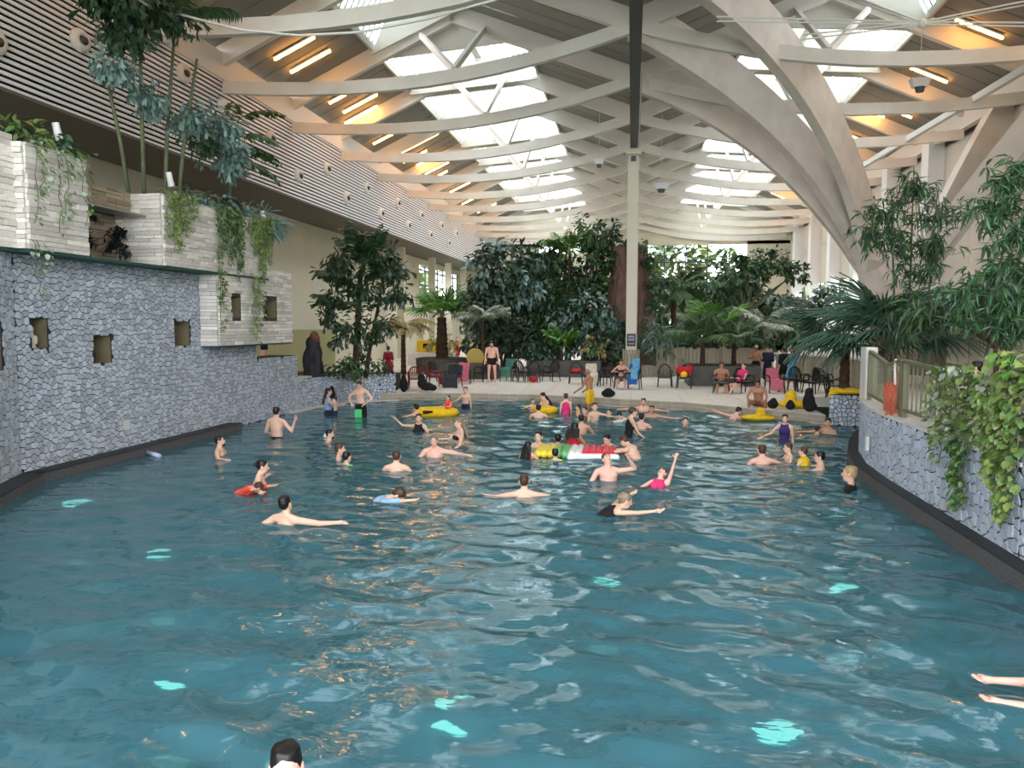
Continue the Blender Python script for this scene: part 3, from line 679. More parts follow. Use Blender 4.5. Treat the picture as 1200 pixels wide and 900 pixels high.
def crown(mb, c, r, n, L, size, rr, mats=1, clump=.5, shell=.35, droop=.4):
    """leaves in small twiggy clumps through an ellipsoid; each clump hangs round its own twig end"""
    c = Vector(c); nc = max(1, int(n/14))
    for i in range(nc):
        d = rdir(rr, -.8, 1); k = (shell+(1-shell)*rr.random())
        q = c+Vector((d.x*r[0], d.y*r[1], d.z*r[2]))*k*rr.uniform(.8, 1.12); mi = rr.randrange(mats)
        tip = (d+Vector((0, 0, -.25))).normalized()
        for j in range(14):
            e = (tip*.7+rdir(rr)*.9); e.z -= droop; e = e.normalized()
            put_leaf(mb, L, q+rdir(rr)*clump*size*rr.uniform(.2, 2.2), e, size*rr.uniform(.6, 1.25), rr.uniform(-.9, .9), mi)
def branches(mb, base, tips, r0, rr, n=6):
    base = Vector(base)
    for t in tips:
        t = Vector(t); mid = base.lerp(t, .5)+Vector((rr.uniform(-.2, .2), rr.uniform(-.2, .2), rr.uniform(-.1, .3)))
        mb.tube([base, base.lerp(mid, .6), mid, t], [r0, r0*.75, r0*.5, r0*.2], n)
def bush(name, label, cat, base, blobs, L, size, mats, seed, n=700, trunk=.1, tm=None, group=None, top=None, droop=.4, clump=.5):
    rr = random.Random(seed); t = thing(name, label, cat, base, group)
    mb = MB()
    tot = sum(b[3]*b[4]*b[5] for b in blobs)**1 or 1
    for b in blobs: crown(mb, b[:3], b[3:6], n*(b[3]*b[5])/sum(q[3]*q[5] for q in blobs), L, size, rr, len(mats), droop=droop, clump=clump)
    o = mb.build('foliage', mats, t); o['kind'] = 'stuff'
    if trunk:
        tb = MB(); x, y, z = base; k = Vector((x, y, z)); up = Vector(top) if top else Vector((x, y, z))+Vector((0, 0, max(.2, (blobs[0][2]-z)*.55)))
        tb.tube([k, k.lerp(up, .5)+Vector((trunk*.5, 0, 0)), up], [trunk*1.3, trunk, trunk*.8], 8)
        branches(tb, up, [b[:3] for b in blobs]+[Vector(b[:3])+Vector((rr.uniform(-.6, .6)*b[3], rr.uniform(-.6, .6)*b[4], rr.uniform(0, .6)*b[5])) for b in blobs for _ in (0, 1)], trunk*.7, rr)
        tb.build('trunk', tm or TRUNK, t, smooth=True)
    return t
def pinnate(length, n, lw, L, droop, ll, tilt=.5, seed=1, twist=.0, petiole=.15):
    """a feather frond along +x arching down: rachis and leaflets in one mesh"""
    rr = random.Random(seed); mb = MB(); pts = []
    for i in range(9):
        u = i/8; pts.append(Vector((length*(u-.12*droop*u*u), 0, length*(.32*u*tilt*2-droop*u*u))))
    mb.tube(pts, [.018*(1-.8*i/8)*max(1, length/2) for i in range(9)], 5, 1)
    for i in range(n):
        u = petiole+(1-petiole)*(i+.5)/n; f = u*8; k = min(7, int(f)); p = pts[k].lerp(pts[k+1], f-k); t = (pts[k+1]-pts[k]).normalized()
        sz = ll*(.55+.9*sin(pi*min(1, u*.92+.06)))*.75
        for s in (-1, 1):
            d = t*.55+Vector((0, s*.85, -.18-.25*rr.random()))+Vector((0, 0, .1*rr.uniform(-1, 1)))
            put_leaf(mb, L, p, d, sz*rr.uniform(.8, 1.15), s*(.35+twist*rr.uniform(-1, 1)), 0)
    return mb
def fan(radius, n=26, pet=.9, spread=2.5, droop=.35, seed=1):
    """fan palm leaf: petiole along +x, then blades radiating"""
    rr = random.Random(seed); mb = MB(); mb.tube([(0, 0, 0), (pet*.5, 0, .08), (pet, 0, .05)], [.022, .016, .012], 5, 1)
    for i in range(n):
        a = (i/(n-1)-.5)*2*spread; r = radius*(1-.16*abs(a)/spread)*rr.uniform(.93, 1.05); w = radius*spread/n*1.0
        V = []; 
        for u, ww in ((.02, .12), (.38, .9), (.68, .8), (1, .05)):
            q = r*u; z = .05+.10*radius*u-droop*radius*u**2.6*(1+.4*rr.random()); e = w*ww*min(1, u+.35)/2
            c = Vector((pet+q*cos(a), q*sin(a), z)); sd = Vector((-sin(a), cos(a), 0))
            V += [c+sd*e+Vector((0, 0, -.018)), c+Vector((0, 0, .012)), c-sd*e+Vector((0, 0, -.018))]
        mb.add(V, [(3*j+k, 3*j+3+k, 3*j+4+k, 3*j+1+k) for j in range(3) for k in (0, 1)], 0)
    return mb
def frond_obj(me, parent, p, az, pitch, scale=1, roll=0):
    o = bpy.data.objects.new('frond', me); COL.objects.link(o)
    M = Matrix.Translation(Vector(p)) @ Matrix.Rotation(az, 4, 'Z') @ Matrix.Rotation(-pitch, 4, 'Y') @ Matrix.Rotation(roll, 4, 'X') @ Matrix.Scale(scale, 4)
    o.matrix_basis = M; setp(o, parent); return o
def palm(name, label, base, h, me, fr, trunk_r=.12, lean=(0, 0), group=None, tm=None, cat='palm'):
    t = thing(name, label, cat, base, group); x, y, z = base; top = Vector((x+lean[0], y+lean[1], z+h))
    if h > .05:
        tb = MB(); b = Vector(base); k = 9
        pts = []; rad = []
        for i in range(k*2+1):
            u = i/(k*2); pts.append(b.lerp(top, u)+Vector((lean[0]*.1*sin(pi*u), 0, 0))); rad.append(trunk_r*(1.15-.35*u)*(1.1 if i % 2 else .96))
        tb.tube(pts, rad, 9); tb.build('trunk', tm or TRUNK, t)
    for az, pitch, s, ro in fr: frond_obj(me if not isinstance(me, list) else me[int(az*7) % len(me)], t, top, az, pitch, s, ro)
    return t
def ring(rr, n, p0, p1, s0=.85, s1=1.1, a0=0., span=2*pi):
    return [(a0+span*(i+rr.uniform(-.3, .3))/n, rr.uniform(p0, p1), rr.uniform(s0, s1), rr.uniform(-.3, .3)) for i in range(n)]

FISH = [pinnate(2.1, 24, .3, LEAF_FISH, .42, .5, .8, s, .8).mesh('frond', [LF_DARK, STEM]) for s in (1, 2)]
FISHB = [pinnate(1.7, 26, .3, LEAF_FISH, 1.0, .38, .7, s, .9).mesh('frond', [LF_BLUE, STEM]) for s in (3, 4)]
FISHM = [pinnate(1.9, 24, .3, LEAF_FISH, .55, .42, .8, s, .8).mesh('frond', [LF_MID, STEM]) for s in (5, 6)]
FEATH = [pinnate(2.3, 26, .2, LEAF_NARROW, .5, .62, .8, s, .2).mesh('frond', [LF_MID, STEM]) for s in (7, 8)]
FEATHP = [pinnate(2.0, 24, .2, LEAF_NARROW, .6, .55, .8, s, .2).mesh('frond', [LF_PALE, STEM]) for s in (9, 10)]
FANM = [fan(.95, 24, 1.0, 1.75, .45, s).mesh('frond', [LF_FAN, STEM]) for s in (1, 2, 3)]
FANG = [fan(.75, 20, .6, 1.9, .25, s).mesh('frond', [LF_BRIGHT, STEM]) for s in (4, 5)]
BANANA = (lambda: [pinnate(1.6, 2, .3, LEAF_NARROW, .3, .1, 1, 1).mesh('frond', [LF_BRIGHT, STEM])])

rr = random.Random(5)
# left fishtail palm beside the back planter wall
t = thing('fishtail_palm', 'dark fishtail palm rising behind the back planter wall at left', 'palm', (-9.5, 25.6, .85))
tb = MB(); tb.tube([(-9.5, 25.6, .85), (-9.4, 25.6, 2.4), (-9.25, 25.55, 4.2), (-9.05, 25.5, 5.2)], [.13, .11, .08, .05], 9); tb.tube([(-9.2, 25.8, .85), (-9.0, 25.9, 2.2), (-8.7, 26, 3.6)], [.08, .07, .05], 8); tb.build('trunk', TRUNK, t, smooth=True)
lf = MB(); r9 = random.Random(19)
for c, r, n in (((-9.95, 25.4, 5.0), (.45, .5, .35), 170), ((-8.4, 25.4, 5.0), (.6, .5, .4), 190), ((-10.1, 25.4, 4.5), (.5, .5, .35), 210), ((-8.0, 25.5, 4.5), (.55, .5, .35), 200), ((-10.2, 25.4, 3.6), (.5, .5, .35), 200), ((-9.1, 25.2, 3.9), (.7, .5, .5), 300), ((-7.8, 25.5, 3.8), (.5, .5, .4), 190), ((-10.2, 25.3, 2.9), (.45, .5, .3), 150), ((-9.4, 25.2, 2.4), (.6, .5, .5), 260), ((-8.5, 25.5, 2.6), (.6, .5, .5), 220)):
    crown(lf, c, r, n, LEAF_FISH, .3, r9, 1, droop=.55, shell=.15)
o = lf.build('foliage', LF_DARK, t); o['kind'] = 'stuff'
for z, n, p0, p1, s in ((3.0, 4, .1, .5, .8), (3.9, 5, .2, .7, .95), (4.5, 6, .6, 1.0, .9)):
    for az, pt, sc_, ro in ring(rr, n, p0, p1): frond_obj(FISH[rr.randrange(2)], t, (-9.5+(z-.85)*.09, 25.6, z), az, pt, sc_*s, ro)
for az, pt, sc_, ro in ring(rr, 6, .9, 1.3): frond_obj(FISHM[rr.randrange(2)], t, (-9.05, 25.5, 4.6), az, pt, .95*sc_, ro)
bush('shrub', 'low dark shrub on soil in the back planter under the fishtail palm', 'shrub', (-9.9, 25.0, .85), [(-9.9, 25.2, 1.2, .9, .6, .5), (-9.2, 26.1, 1.3, .7, .5, .6)], LEAF_OVAL, .2, [LF_DARK, LF_MID], 21, 500, .03)
# tall blue-green cane palm standing in the planter boxes
t = thing('cane_palm', 'tall blue-green cane palm growing out of the stone boxes', 'palm', (-11.0, 16.3, 5.5))
st = MB()
for x, y, lx, ly, h in ((-11.0, 16.3, .1, -.1, 4.6), (-10.9, 16.9, .25, .3, 4.4), (-10.75, 17.2, .5, .2, 3.6), (-11.15, 16.0, -.2, -.5, 3.2)):
    st.tube([(x, y, 5.4), (x+lx*.3, y+ly*.3, 5.4+h*.4), (x+lx, y+ly, 5.4+h)], [.05, .045, .03], 7)
st.build('stem', STEM, t, smooth=True)
lf = MB(); r9 = random.Random(9)
for c, r, n, k, sz in (((-10.7, 14.9, 8.0), (.35, .5, .3), 230, 1, .26), ((-10.6, 16.1, 7.7), (.4, .55, .3), 260, 1, .26), ((-10.5, 17.3, 7.6), (.4, .5, .4), 240, 1, .26), ((-10.4, 18.5, 7.7), (.45, .6, .5), 380, 1, .28), ((-10.35, 19.0, 6.9), (.4, .55, .65), 420, 1, .28), ((-10.5, 17.9, 7.2), (.35, .4, .4), 200, 0, .26), ((-10.8, 15.1, 9.6), (.5, .7, .45), 420, 0, .3), ((-10.8, 16.3, 9.7), (.5, .7, .5), 420, 0, .3), ((-10.9, 15.6, 9.0), (.4, .5, .5), 260, 0, .28), ((-10.7, 17.2, 9.9), (.5, .7, .4), 240, 0, .28)):
    m0 = len(lf.f); crown(lf, c, r, n, LEAF_FISH if k == 0 else LEAF_NARROW if n < 0 else LEAF_FISH, sz, r9, 1, droop=.75, shell=.1); lf.m[m0:] = [k]*(len(lf.f)-m0)
o = lf.build('foliage', [LF_DARK, LF_BLUE], t); o['kind'] = 'stuff'
for az, pt, s, ro in ring(rr, 8, .2, .9): frond_obj(FEATH[rr.randrange(2)], t, (-10.6, 17.1, 9.8), az, pt, .7*s, ro)
t = thing('hanging_fern_palm', 'dark loose-leaved branch plant leaning off the slatted gallery', 'plant', (-12.2, 22.2, 5.5))
st = MB(); st.tube([(-12.2, 22.2, 5.4), (-12.1, 22.2, 7.2), (-11.7, 22.0, 8.8)], [.05, .04, .02], 6); st.build('stem', STEM, t)
for p, az, pt, s in (((-12.1, 22.2, 8.3), -.1, -.1, .95), ((-12.0, 22.1, 7.6), .1, -.35, .9), ((-11.8, 22.1, 8.8), .6, .3, .8), ((-11.9, 22, 8.6), -1.0, .4, .7), ((-12.0, 22, 8.0), .9, -.1, .9)): frond_obj(FISHM[rr.randrange(2)], t, p, az, pt, s)
t = thing('fishtail_palm', 'blue-green palm fronds entering at the top left corner', 'palm', (-11.0, 12.4, 5.7))
MB().tube([(-11, 12.4, 5.6), (-11.2, 11.9, 7.6), (-11.3, 11.7, 9.3)], [.05, .04, .03], 6).build('stem', STEM, t)
for p, az, pt, s in (((-11.2, 11.9, 9.3), .3, .2, .8), ((-11.3, 11.8, 9.4), 1.0, .3, .8), ((-11.2, 11.7, 8.0), -.6, .1, .6), ((-11.2, 11.8, 9.2), -.4, .3, .7)): frond_obj(FISHB[rr.randrange(2)], t, p, az, pt, s)
# shrubs on top of the boxes, vines down their faces
bush('shrub', 'small leafy shrub on top of the stone box left of the recess', 'shrub', (-10.6, 12.1, 5.7), [(-10.4, 11.9, 5.95, .6, .6, .3), (-10.3, 12.6, 5.85, .5, .5, .25)], LEAF_OVAL, .2, [LF_DARK, LF_VINE], 31, 330, .02)
bush('shrub', 'dark shrub covering the top of the box right of the recess', 'shrub', (-10.8, 18.6, 5.45), [(-10.7, 18.2, 5.75, .8, 1.0, .45), (-10.5, 19.3, 5.7, .7, .9, .4)], LEAF_OVAL, .21, [LF_DARK, LF_BLUE], 32, 800, .02)
bush('shrub', 'blue-green trailing shrub at the far end of the big stone box', 'shrub', (-10.6, 20.2, 5.4), [(-10.2, 20.3, 5.55, .55, .8, .35)], LEAF_NARROW, .3, [LF_BLUE], 33, 420, .02)
def vine(name, label, x, ys, ztop, lens, m, seed, dens=26, size=.11, out=1, base=None, spread=.16, cat='vine'):
    """trailing stems against a wall plane at x; out=+1 towards +x"""
    rr = random.Random(seed); t = thing(name, label, cat, (x, ys[0], ztop)); st = MB(); lf = MB()
    for y, l in zip(ys, lens):
        pts = []; k = 7
        for i in range(k+1):
            u = i/k; pts.append(Vector((x+out*(.07+.04*rr.random()), y+rr.uniform(-1, 1)*spread*.5, ztop+.06-l*u)))
        st.tube([Vector((x-out*.25, y, ztop+.05)), Vector((x, y, ztop+.14))]+pts, .007, 4)
        for j in range(int(dens*max(.5, l))):
            u = rr.random()**1.25; f = u*k; a = min(k-1, int(f)); p = pts[a].lerp(pts[a+1], f-a)+Vector((out*rr.uniform(.0, .1), rr.uniform(-1, 1)*spread*(1.1-u*.7), rr.uniform(-.05, .05)))
            put_leaf(lf, LEAF_HEART, p, Vector((out*rr.uniform(.3, 1), rr.uniform(-.8, .8), -rr.uniform(.1, .9))), size*rr.uniform(.6, 1.3), rr.uniform(-.6, .6), rr.randrange(len(m)))
    st.build('stem', STEM, t); o = lf.build('foliage', m, t); o['kind'] = 'stuff'; return t
vine('trailing_vine', 'sparse pale vine trailing on the stone box left of the recess', -9.87, [11.6, 11.75, 12.15, 12.3, 12.75], 5.74, [1.4, .9, 1.5, 1.2, 1.3], [LF_VINE, LF_PALE], 41, 30, .1, 1)
vine('trailing_vine', 'yellow-green vine spilling over the corner right of the recess', -9.87, [15.3, 15.45, 15.6, 15.8, 16.0, 16.2], 5.52, [1.0, 1.3, 1.2, .9, .8, .5], [LF_VINE, LF_LIME], 42, 80, .08, 1)
vine('trailing_vine', 'dense green vine hanging on the middle of the large stone box', -9.87, [17.3, 17.5, 17.7, 17.9, 18.1, 18.25, 18.4], 5.5, [2.3, 1.0, 1.4, 1.2, 1.7, 1.4, .9], [LF_VINE, LF_MID], 43, 85, .085, 1)
vine('trailing_vine', 'bright vine hanging at the right end of the large stone box', -9.87, [18.9, 19.1, 19.3, 19.5, 19.65, 19.8, 19.95], 5.5, [.8, 1.0, 1.5, 1.7, 1.1, 1.2, .6], [LF_LIME, LF_VINE], 44, 85, .085, 1)
vine('trailing_vine', 'thin vine strand dangling below the large stone box onto the mosaic', -9.87, [17.3, 17.36], 4.0, [1.6, 1.0], [LF_VINE], 45, 22, .08, 1)
vine('trailing_vine', 'pale vine between the two windows of the lower stone box', -9.9, [19.0, 19.15, 19.3], 3.95, [1.5, 1.75, 1.3], [LF_PALE, LF_LIME], 46, 40, .11, 1)
vine('trailing_vine', 'thin vine strand hanging at the left edge over grey mosaic', -9.87, [11.55, 11.65], 4.0, [.9, .5], [LF_PALE], 47, 26, .09, 1)
bush('root_cluster', 'dark hanging plant in front of the waterfall recess stones', 'plant', (-10.55, 13.5, 4.0), [(-10.6, 13.55, 4.35, .2, .35, .4), (-10.6, 14.75, 4.4, .15, .22, .45)], LEAF_OVAL, .12, [mat('leaf_black', (24, 30, 28), .6, island=.4)], 48, 560, .02)
# planting at the back: separate trees and shrubs
def forest(name, lab, base, blobs, L, size, mats, seed, n, **k): return bush(name, lab, 'tree', base, blobs, L, size, mats, seed, n, **k)
forest('ficus_tree', 'broad grey-green leafy tree left in the central planting', (-6.4, 40, .25), [(-6.6, 39, 5.6, 2.0, 1.5, 1.6), (-5.6, 39, 4.2, 1.7, 1.3, 1.3), (-7.0, 39.2, 3.4, 1.4, 1.2, 1.3)], LEAF_OVAL, .38, [LF_DARK, LF_BLUE], 51, 2300, trunk=.14)
forest('ficus_tree', 'tall dark green tree in the middle of the central planting', (-4.4, 41, .25), [(-4.6, 40.5, 5.4, 1.7, 1.5, 1.9), (-3.6, 40, 3.6, 1.7, 1.4, 1.5), (-4.6, 40, 2.4, 1.6, 1.2, 1.2)], LEAF_OVAL, .36, [LF_MID, LF_DARK], 52, 2300, trunk=.16)
forest('ficus_tree', 'tall rounded tree just left of the centre column, reaching the trusses', (-2.0, 41, .25), [(-1.9, 40.6, 7.3, 1.3, 1.2, 1.0), (-1.6, 40.6, 6.2, 1.3, 1.2, .9), (-2.3, 40.4, 4.9, 1.5, 1.2, 1.0)], LEAF_OVAL, .3, [LF_MID, LF_DARK], 53, 2000, trunk=.13)
forest('dense_shrub_tree', 'dense blue-green shrub filling the lower right of the central planting', (-2.2, 38.8, .25), [(-2.4, 38.6, 3.2, 1.7, 1.1, 1.5), (-1.2, 38.6, 2.0, 1.6, 1.0, 1.2), (-3.2, 38.4, 1.8, 1.5, 1.0, 1.0)], LEAF_OVAL, .3, [LF_BLUE, LF_DARK], 54, 2300, trunk=.08)
forest('dense_shrub_tree', 'dark shrub mass behind the big standing man', (-6.2, 36.6, .25), [(-6.4, 36.4, 2.2, 1.5, 1.0, 1.5), (-5.0, 36.6, 1.7, 1.4, 1.0, 1.2), (-7.2, 36.8, 3.4, 1.1, 1.0, 1.1)], LEAF_OVAL, .3, [LF_DARK, mat('leaf_deep', (32, 52, 36), .5, island=.3)], 55, 2200, trunk=.08)
palm('banana_plant', 'bright broad-leaved palm crown above the central planting', (-3.2, 40.2, .25), 6.0, [pinnate(1.7, 9, .3, LEAF_OVAL, .45, .55, .9, 61).mesh('frond', [LF_BRIGHT, STEM])], ring(rr, 9, .3, 1.1), .1)
palm('feather_palm', 'grey feather palm drooping in front of the dark shrubs', (-6.9, 35.6, .25), 2.6, FEATHP, ring(rr, 10, -.1, .7, .7, .9), .1)
palm('bird_nest_fern', 'bright green rosette plant in the long grey planter', (-3.3, 36.6, 1.0), .5, [pinnate(1.3, 14, .3, LEAF_OVAL, .35, .34, 1.0, 62).mesh('frond', [LF_BRIGHT, STEM])], ring(rr, 13, .3, 1.0, .8, 1.05), .1, cat='fern')
bush('shrub', 'small yellow-flecked shrub at the right end of the long planter', 'shrub', (-1.9, 36.9, .9), [(-1.8, 36.8, 1.6, .8, .4, .5)], LEAF_OVAL, .24, [LF_TAN, LF_MID], 56, 300, .03)
bush('shrub', 'silvery big-leaved plant left in the long grey planter', 'shrub', (-4.4, 36.7, .9), [(-4.3, 36.6, 1.5, .8, .4, .5)], LEAF_HEART, .34, [LF_BLUE, LF_DARK], 57, 260, .03)
forest('backdrop_tree', 'tall dense dark tree at the back of the central planting, left', (-7.2, 44, .25), [(-7.2, 44, 3.2, 2.4, 1.0, 3.0), (-5.2, 44, 5.2, 2.0, 1.0, 2.2)], LEAF_OVAL, .5, [LF_DARK, LF_MID], 151, 2200, trunk=.15)
forest('backdrop_tree', 'tall dense dark tree at the back of the central planting, right', (-2.6, 44.5, .25), [(-2.8, 44.5, 3.4, 2.6, 1.0, 3.2), (-.2, 44.5, 3.6, 1.8, 1.0, 3.2)], LEAF_OVAL, .5, [LF_DARK, LF_MID], 152, 2300, trunk=.15)
forest('backdrop_tree', 'broad green tree in front of the far glazing right of the column', (3.2, 50, .25), [(2.6, 50, 3.2, 2.2, 1.0, 2.9), (5.8, 50, 3.2, 2.6, 1.0, 2.9), (9.0, 50, 3.0, 2.2, 1.0, 2.6)], LEAF_OVAL, .5, [LF_MID, LF_DARK], 153, 2600, trunk=.15)
# brown fake trunk behind the column
t = thing('giant_trunk', 'huge brown bark trunk standing behind the centre column', 'tree trunk', (-.1, 40.5, .25))
tm_ = MB(); n = 26; prof = [(1.45, .2), (1.35, 1.6), (1.25, 2.9), (1.06, 4.4), (.92, 5.8), (.84, 6.7)]
V = [(-.1+r*(1+.07*sin(7*a+z)+.05*sin(13*a-2*z))*cos(a), 40.5+r*(1+.07*sin(7*a+z))*sin(a), z) for r, z in prof for a in [2*pi*j/n for j in range(n)]]
tm_.add(V, [(i*n+j, i*n+(j+1) % n, (i+1)*n+(j+1) % n, (i+1)*n+j) for i in range(len(prof)-1) for j in range(n)]+[tuple(5*n+j for j in range(n))]); tm_.build('bark', BARK, t)
gm = MB(); r3 = random.Random(3)
for i in range(60):
    a = r3.uniform(pi, 2*pi); z = r3.uniform(2.6, 6.2); r = 1.36-.1*z*.8
    gm.bar((-.1+r*cos(a), 40.5+r*sin(a), z), (-.1+r*cos(a+r3.uniform(-.1, .1)), 40.5+r*sin(a), z+r3.uniform(.3, .9)), .07, .1)
o = gm.build('bark_ridges', BARK, t); o['kind'] = 'stuff'
bush('climbing_plant', 'dark climber over the top of the brown trunk', 'climber', (-.3, 40.3, 6.5), [(-.1, 40, 6.75, .95, .6, .35), (.85, 39.9, 6.0, .3, .5, 1.1), (-1.1, 39.9, 5.6, .25, .4, .9), (1.2, 39.6, 4.4, .4, .5, 1.2)], LEAF_OVAL, .24, [LF_DARK, LF_MID], 58, 900, .03)
bush('shrub', 'blue-grey conifer-like shrub right of the column base', 'shrub', (1.3, 38.4, .25), [(1.3, 38.2, 1.9, 1.1, .7, 1.1), (2.1, 38.6, 1.3, 1.1, .6, .8)], LEAF_NARROW, .42, [LF_BLUE, LF_MID], 59, 1100, .06)
bush('shrub', 'dark shrub low behind the seats left of the column', 'shrub', (-1.2, 37.4, .25), [(-1.2, 37.4, 1.3, 1.5, .6, .9)], LEAF_OVAL, .28, [LF_DARK], 60, 650, .05)
palm('tree_fern', 'tree fern with big arching dark fronds right of the brown trunk', (2.2, 42, .25), 4.0, FEATH, ring(rr, 14, -.3, .8, .95, 1.2), .16)
palm('tree_fern', 'grey-green tree fern low in front of the far glazing', (3.6, 45, .25), 2.6, FEATHP, ring(rr, 12, -.2, .8, .9, 1.1), .14)
forest('leaning_tree', 'spreading tree with a leaning bare trunk left of the great arch', (5.6, 45, .25), [(6.1, 45, 5.4, 1.6, 1.4, 1.3), (7.7, 45, 6.0, 1.5, 1.2, 1.0), (4.8, 45, 4.4, 1.4, 1.2, 1.1), (9.0, 45.4, 5.5, .8, .8, .5)], LEAF_OVAL, .33, [LF_DARK, LF_MID], 61, 2500, trunk=.16, tm=STEM, top=(6.3, 45, 3.2))
palm('fan_palm', 'bright green fan palm between the column and the great arch', (4.0, 38.0, .25), 2.2, FANG, ring(rr, 14, -.2, 1.0, 1.2, 1.6), .14)
palm('feather_palm', 'green feather palm above the square grey planter', (2.9, 32.4, .9), 1.1, FEATH, ring(rr, 12, .0, 1.0, .65, .85), .1)
palm('feather_palm', 'dark feather palm behind the seated sunbathers', (4.3, 33.6, .9), 1.0, FEATH, ring(rr, 12, .0, 1.0, .6, .8), .1)
palm('feather_palm', 'pale dry feather palm left of the fan palms', (6.0, 37.5, .25), 2.2, FEATHP, ring(rr, 12, -.2, .9, .8, 1.0), .13)
bush('shrub', 'low dark hedge behind the palisade fence', 'shrub', (5, 40, .25), [(3.4, 40, 1.8, 1.6, .6, .9), (6.2, 40, 1.9, 1.6, .6, .9), (8.4, 39.5, 2.2, 1.4, .6, 1.0)], LEAF_OVAL, .3, [LF_DARK, LF_MID], 62, 1200, .05)
bush('shrub', 'dark tangled shrub under the leaning tree', 'shrub', (8.6, 43, .25), [(8.4, 43, 3.2, 1.7, .8, 1.2), (10.2, 43, 4.0, 1.2, .8, 1.0)], LEAF_OVAL, .3, [LF_DARK, LF_BLUE], 63, 1100, .06)
# small fan palm with trunk at the left passage
palm('fan_palm', 'small fan palm with dark trunk in a round planter on the left', (-9.6, 38.5, .9), 2.2, FANG, ring(rr, 13, .2, 1.3, 1.3, 1.6), .28)
MBp = MB().lathe((-9.6, 38.5, .25), [(.05, 0), (1.3, 0), (1.35, .75), (1.2, .78), (.05, .72)], 22); tag(MBp.build('round_planter', PLANTER), 'round grey planter holding the small fan palm', 'planter')
palm('feather_palm', 'straw-coloured drooping palm in the left passage', (-11.2, 37, .25), 2.4, [pinnate(1.8, 22, .2, LEAF_NARROW, .7, .5, .7, 71).mesh('frond', [LF_TAN, STEM])], ring(rr, 12, -.3, .5, .8, 1), .12)
bush('shrub', 'loose grey-leaved tree right of the small fan palm', 'tree', (-7.8, 39.6, .25), [(-7.9, 39.4, 3.0, 1.1, .9, 1.3), (-8.4, 39.4, 4.2, .9, .8, .8)], LEAF_OVAL, .32, [LF_BLUE, LF_PALE], 64, 900, .07)
bush('shrub', 'yellow-leaved shrub by the yellow play block', 'shrub', (-11.6, 46, .25), [(-11.2, 46, 1.5, 1.2, .8, .9)], LEAF_OVAL, .26, [LF_LIME, LF_TAN], 65, 450, .05)
# right side: big fan palm, bamboo, vine
t = palm('fan_palm', 'big dark fan palm on the right terrace beside the railing', (6.3, 20.4, RH), .9, FANM, [(a, p, s, ro) for a, p, s, ro in ring(rr, 15, .5, 1.25, .9, 1.2)]+ring(rr, 10, -.1, .45, .95, 1.2), .16)
t = palm('fan_palm', 'second fan palm behind the railing, fronds low to the left', (5.9, 22.6, .25), 1.9, FANM, ring(rr, 13, -.1, .9, .95, 1.2), .14)
def bamboo(label, canes, tufts, n, seed, size=.3):
    rr = random.Random(seed); t = thing('bamboo', label, 'bamboo', canes[0][0]); cm = MB(); lf = MB()
    for a, b in canes: cm.tube([a, Vector(a).lerp(Vector(b), .55)+Vector((rr.uniform(-.08, .08), 0, .2)), b], [.035, .028, .012], 6)
    for (x, y, z, r, rz) in tufts:
        for i in range(int(n*r*.5)):
            d = rdir(rr, -1, 1); q = Vector((x+d.x*r*1.25*rr.random(), y+d.y*r*rr.random(), z+d.z*(rz+.25)*rr.random())); sd = rdir(rr, -.7, .5)
            for j in range(6):
                e = sd*.8+rdir(rr)*.75; e.z -= .22
                put_leaf(lf, LEAF_NARROW, q+sd*.06*j*size, e.normalized(), size*rr.uniform(.5, 1.1), rr.uniform(-.8, .8), rr.randrange(2))
        for k in range(4): cm.tube([Vector(canes[k % len(canes)][1]).lerp(Vector((x, y, z)), .15), (x+rr.uniform(-.5, .5)*r, y, z+rr.uniform(-.2, .3))], [.012, .004], 4)
    cm.build('cane', STEM, t); o = lf.build('foliage', [LF_BAMB, LF_DARK], t); o['kind'] = 'stuff'
bamboo('tall bamboo behind the big fan palm below the great arch', [((7.0, 21, RH), (6.8, 20.5, 6.6)), ((7.3, 20.8, RH), (7.3, 20.3, 6.0)), ((6.8, 21.2, RH), (6.4, 20.8, 5.6))], [(6.75, 20.3, 6.0, .6, .35), (6.1, 20.2, 5.4, .65, .3), (7.3, 20.2, 5.3, .6, .3), (6.4, 20.2, 4.7, .7, .3), (7.2, 20.4, 4.6, .6, .3), (5.8, 20.2, 5.0, .45, .25), (6.9, 20.2, 4.0, .6, .25)], 170, 81)
bamboo('bright bamboo cut by the right edge of the photo', [((6.0, 12.0, RH), (5.9, 11.6, 5.0)), ((6.3, 12.3, RH), (6.4, 12, 4.6)), ((5.8, 12.2, RH), (5.5, 11.8, 4.2))], [(5.15, 11.5, 4.75, .4, .2), (4.9, 11.5, 4.3, .4, .2), (5.3, 11.6, 3.95, .45, .25), (5.0, 11.6, 3.45, .45, .25), (5.4, 11.6, 3.1, .5, .25), (4.6, 11.6, 3.15, .35, .2), (5.1, 11.6, 2.75, .4, .2), (5.7, 11.7, 4.4, .5, .3)], 260, 82, .24)
bush('shrub', 'dark feathery shrub at the right edge above the tall mosaic wall', 'shrub', (5.3, 9.6, RH), [(5.2, 9.6, 2.6, .6, .7, .35)], LEAF_NARROW, .3, [LF_DARK, LF_MID], 83, 500, .02)
bush('shrub', 'mid-green narrow-leaved shrub between fan palm and bamboo on the terrace', 'shrub', (7.6, 17.6, RH), [(7.6, 17.6, 3.1, 1.1, .8, .7), (8.8, 17.8, 3.3, 1.0, .8, .7), (6.4, 17.8, 2.9, .8, .6, .5)], LEAF_NARROW, .36, [LF_MID, LF_DARK], 84, 1500, .05)
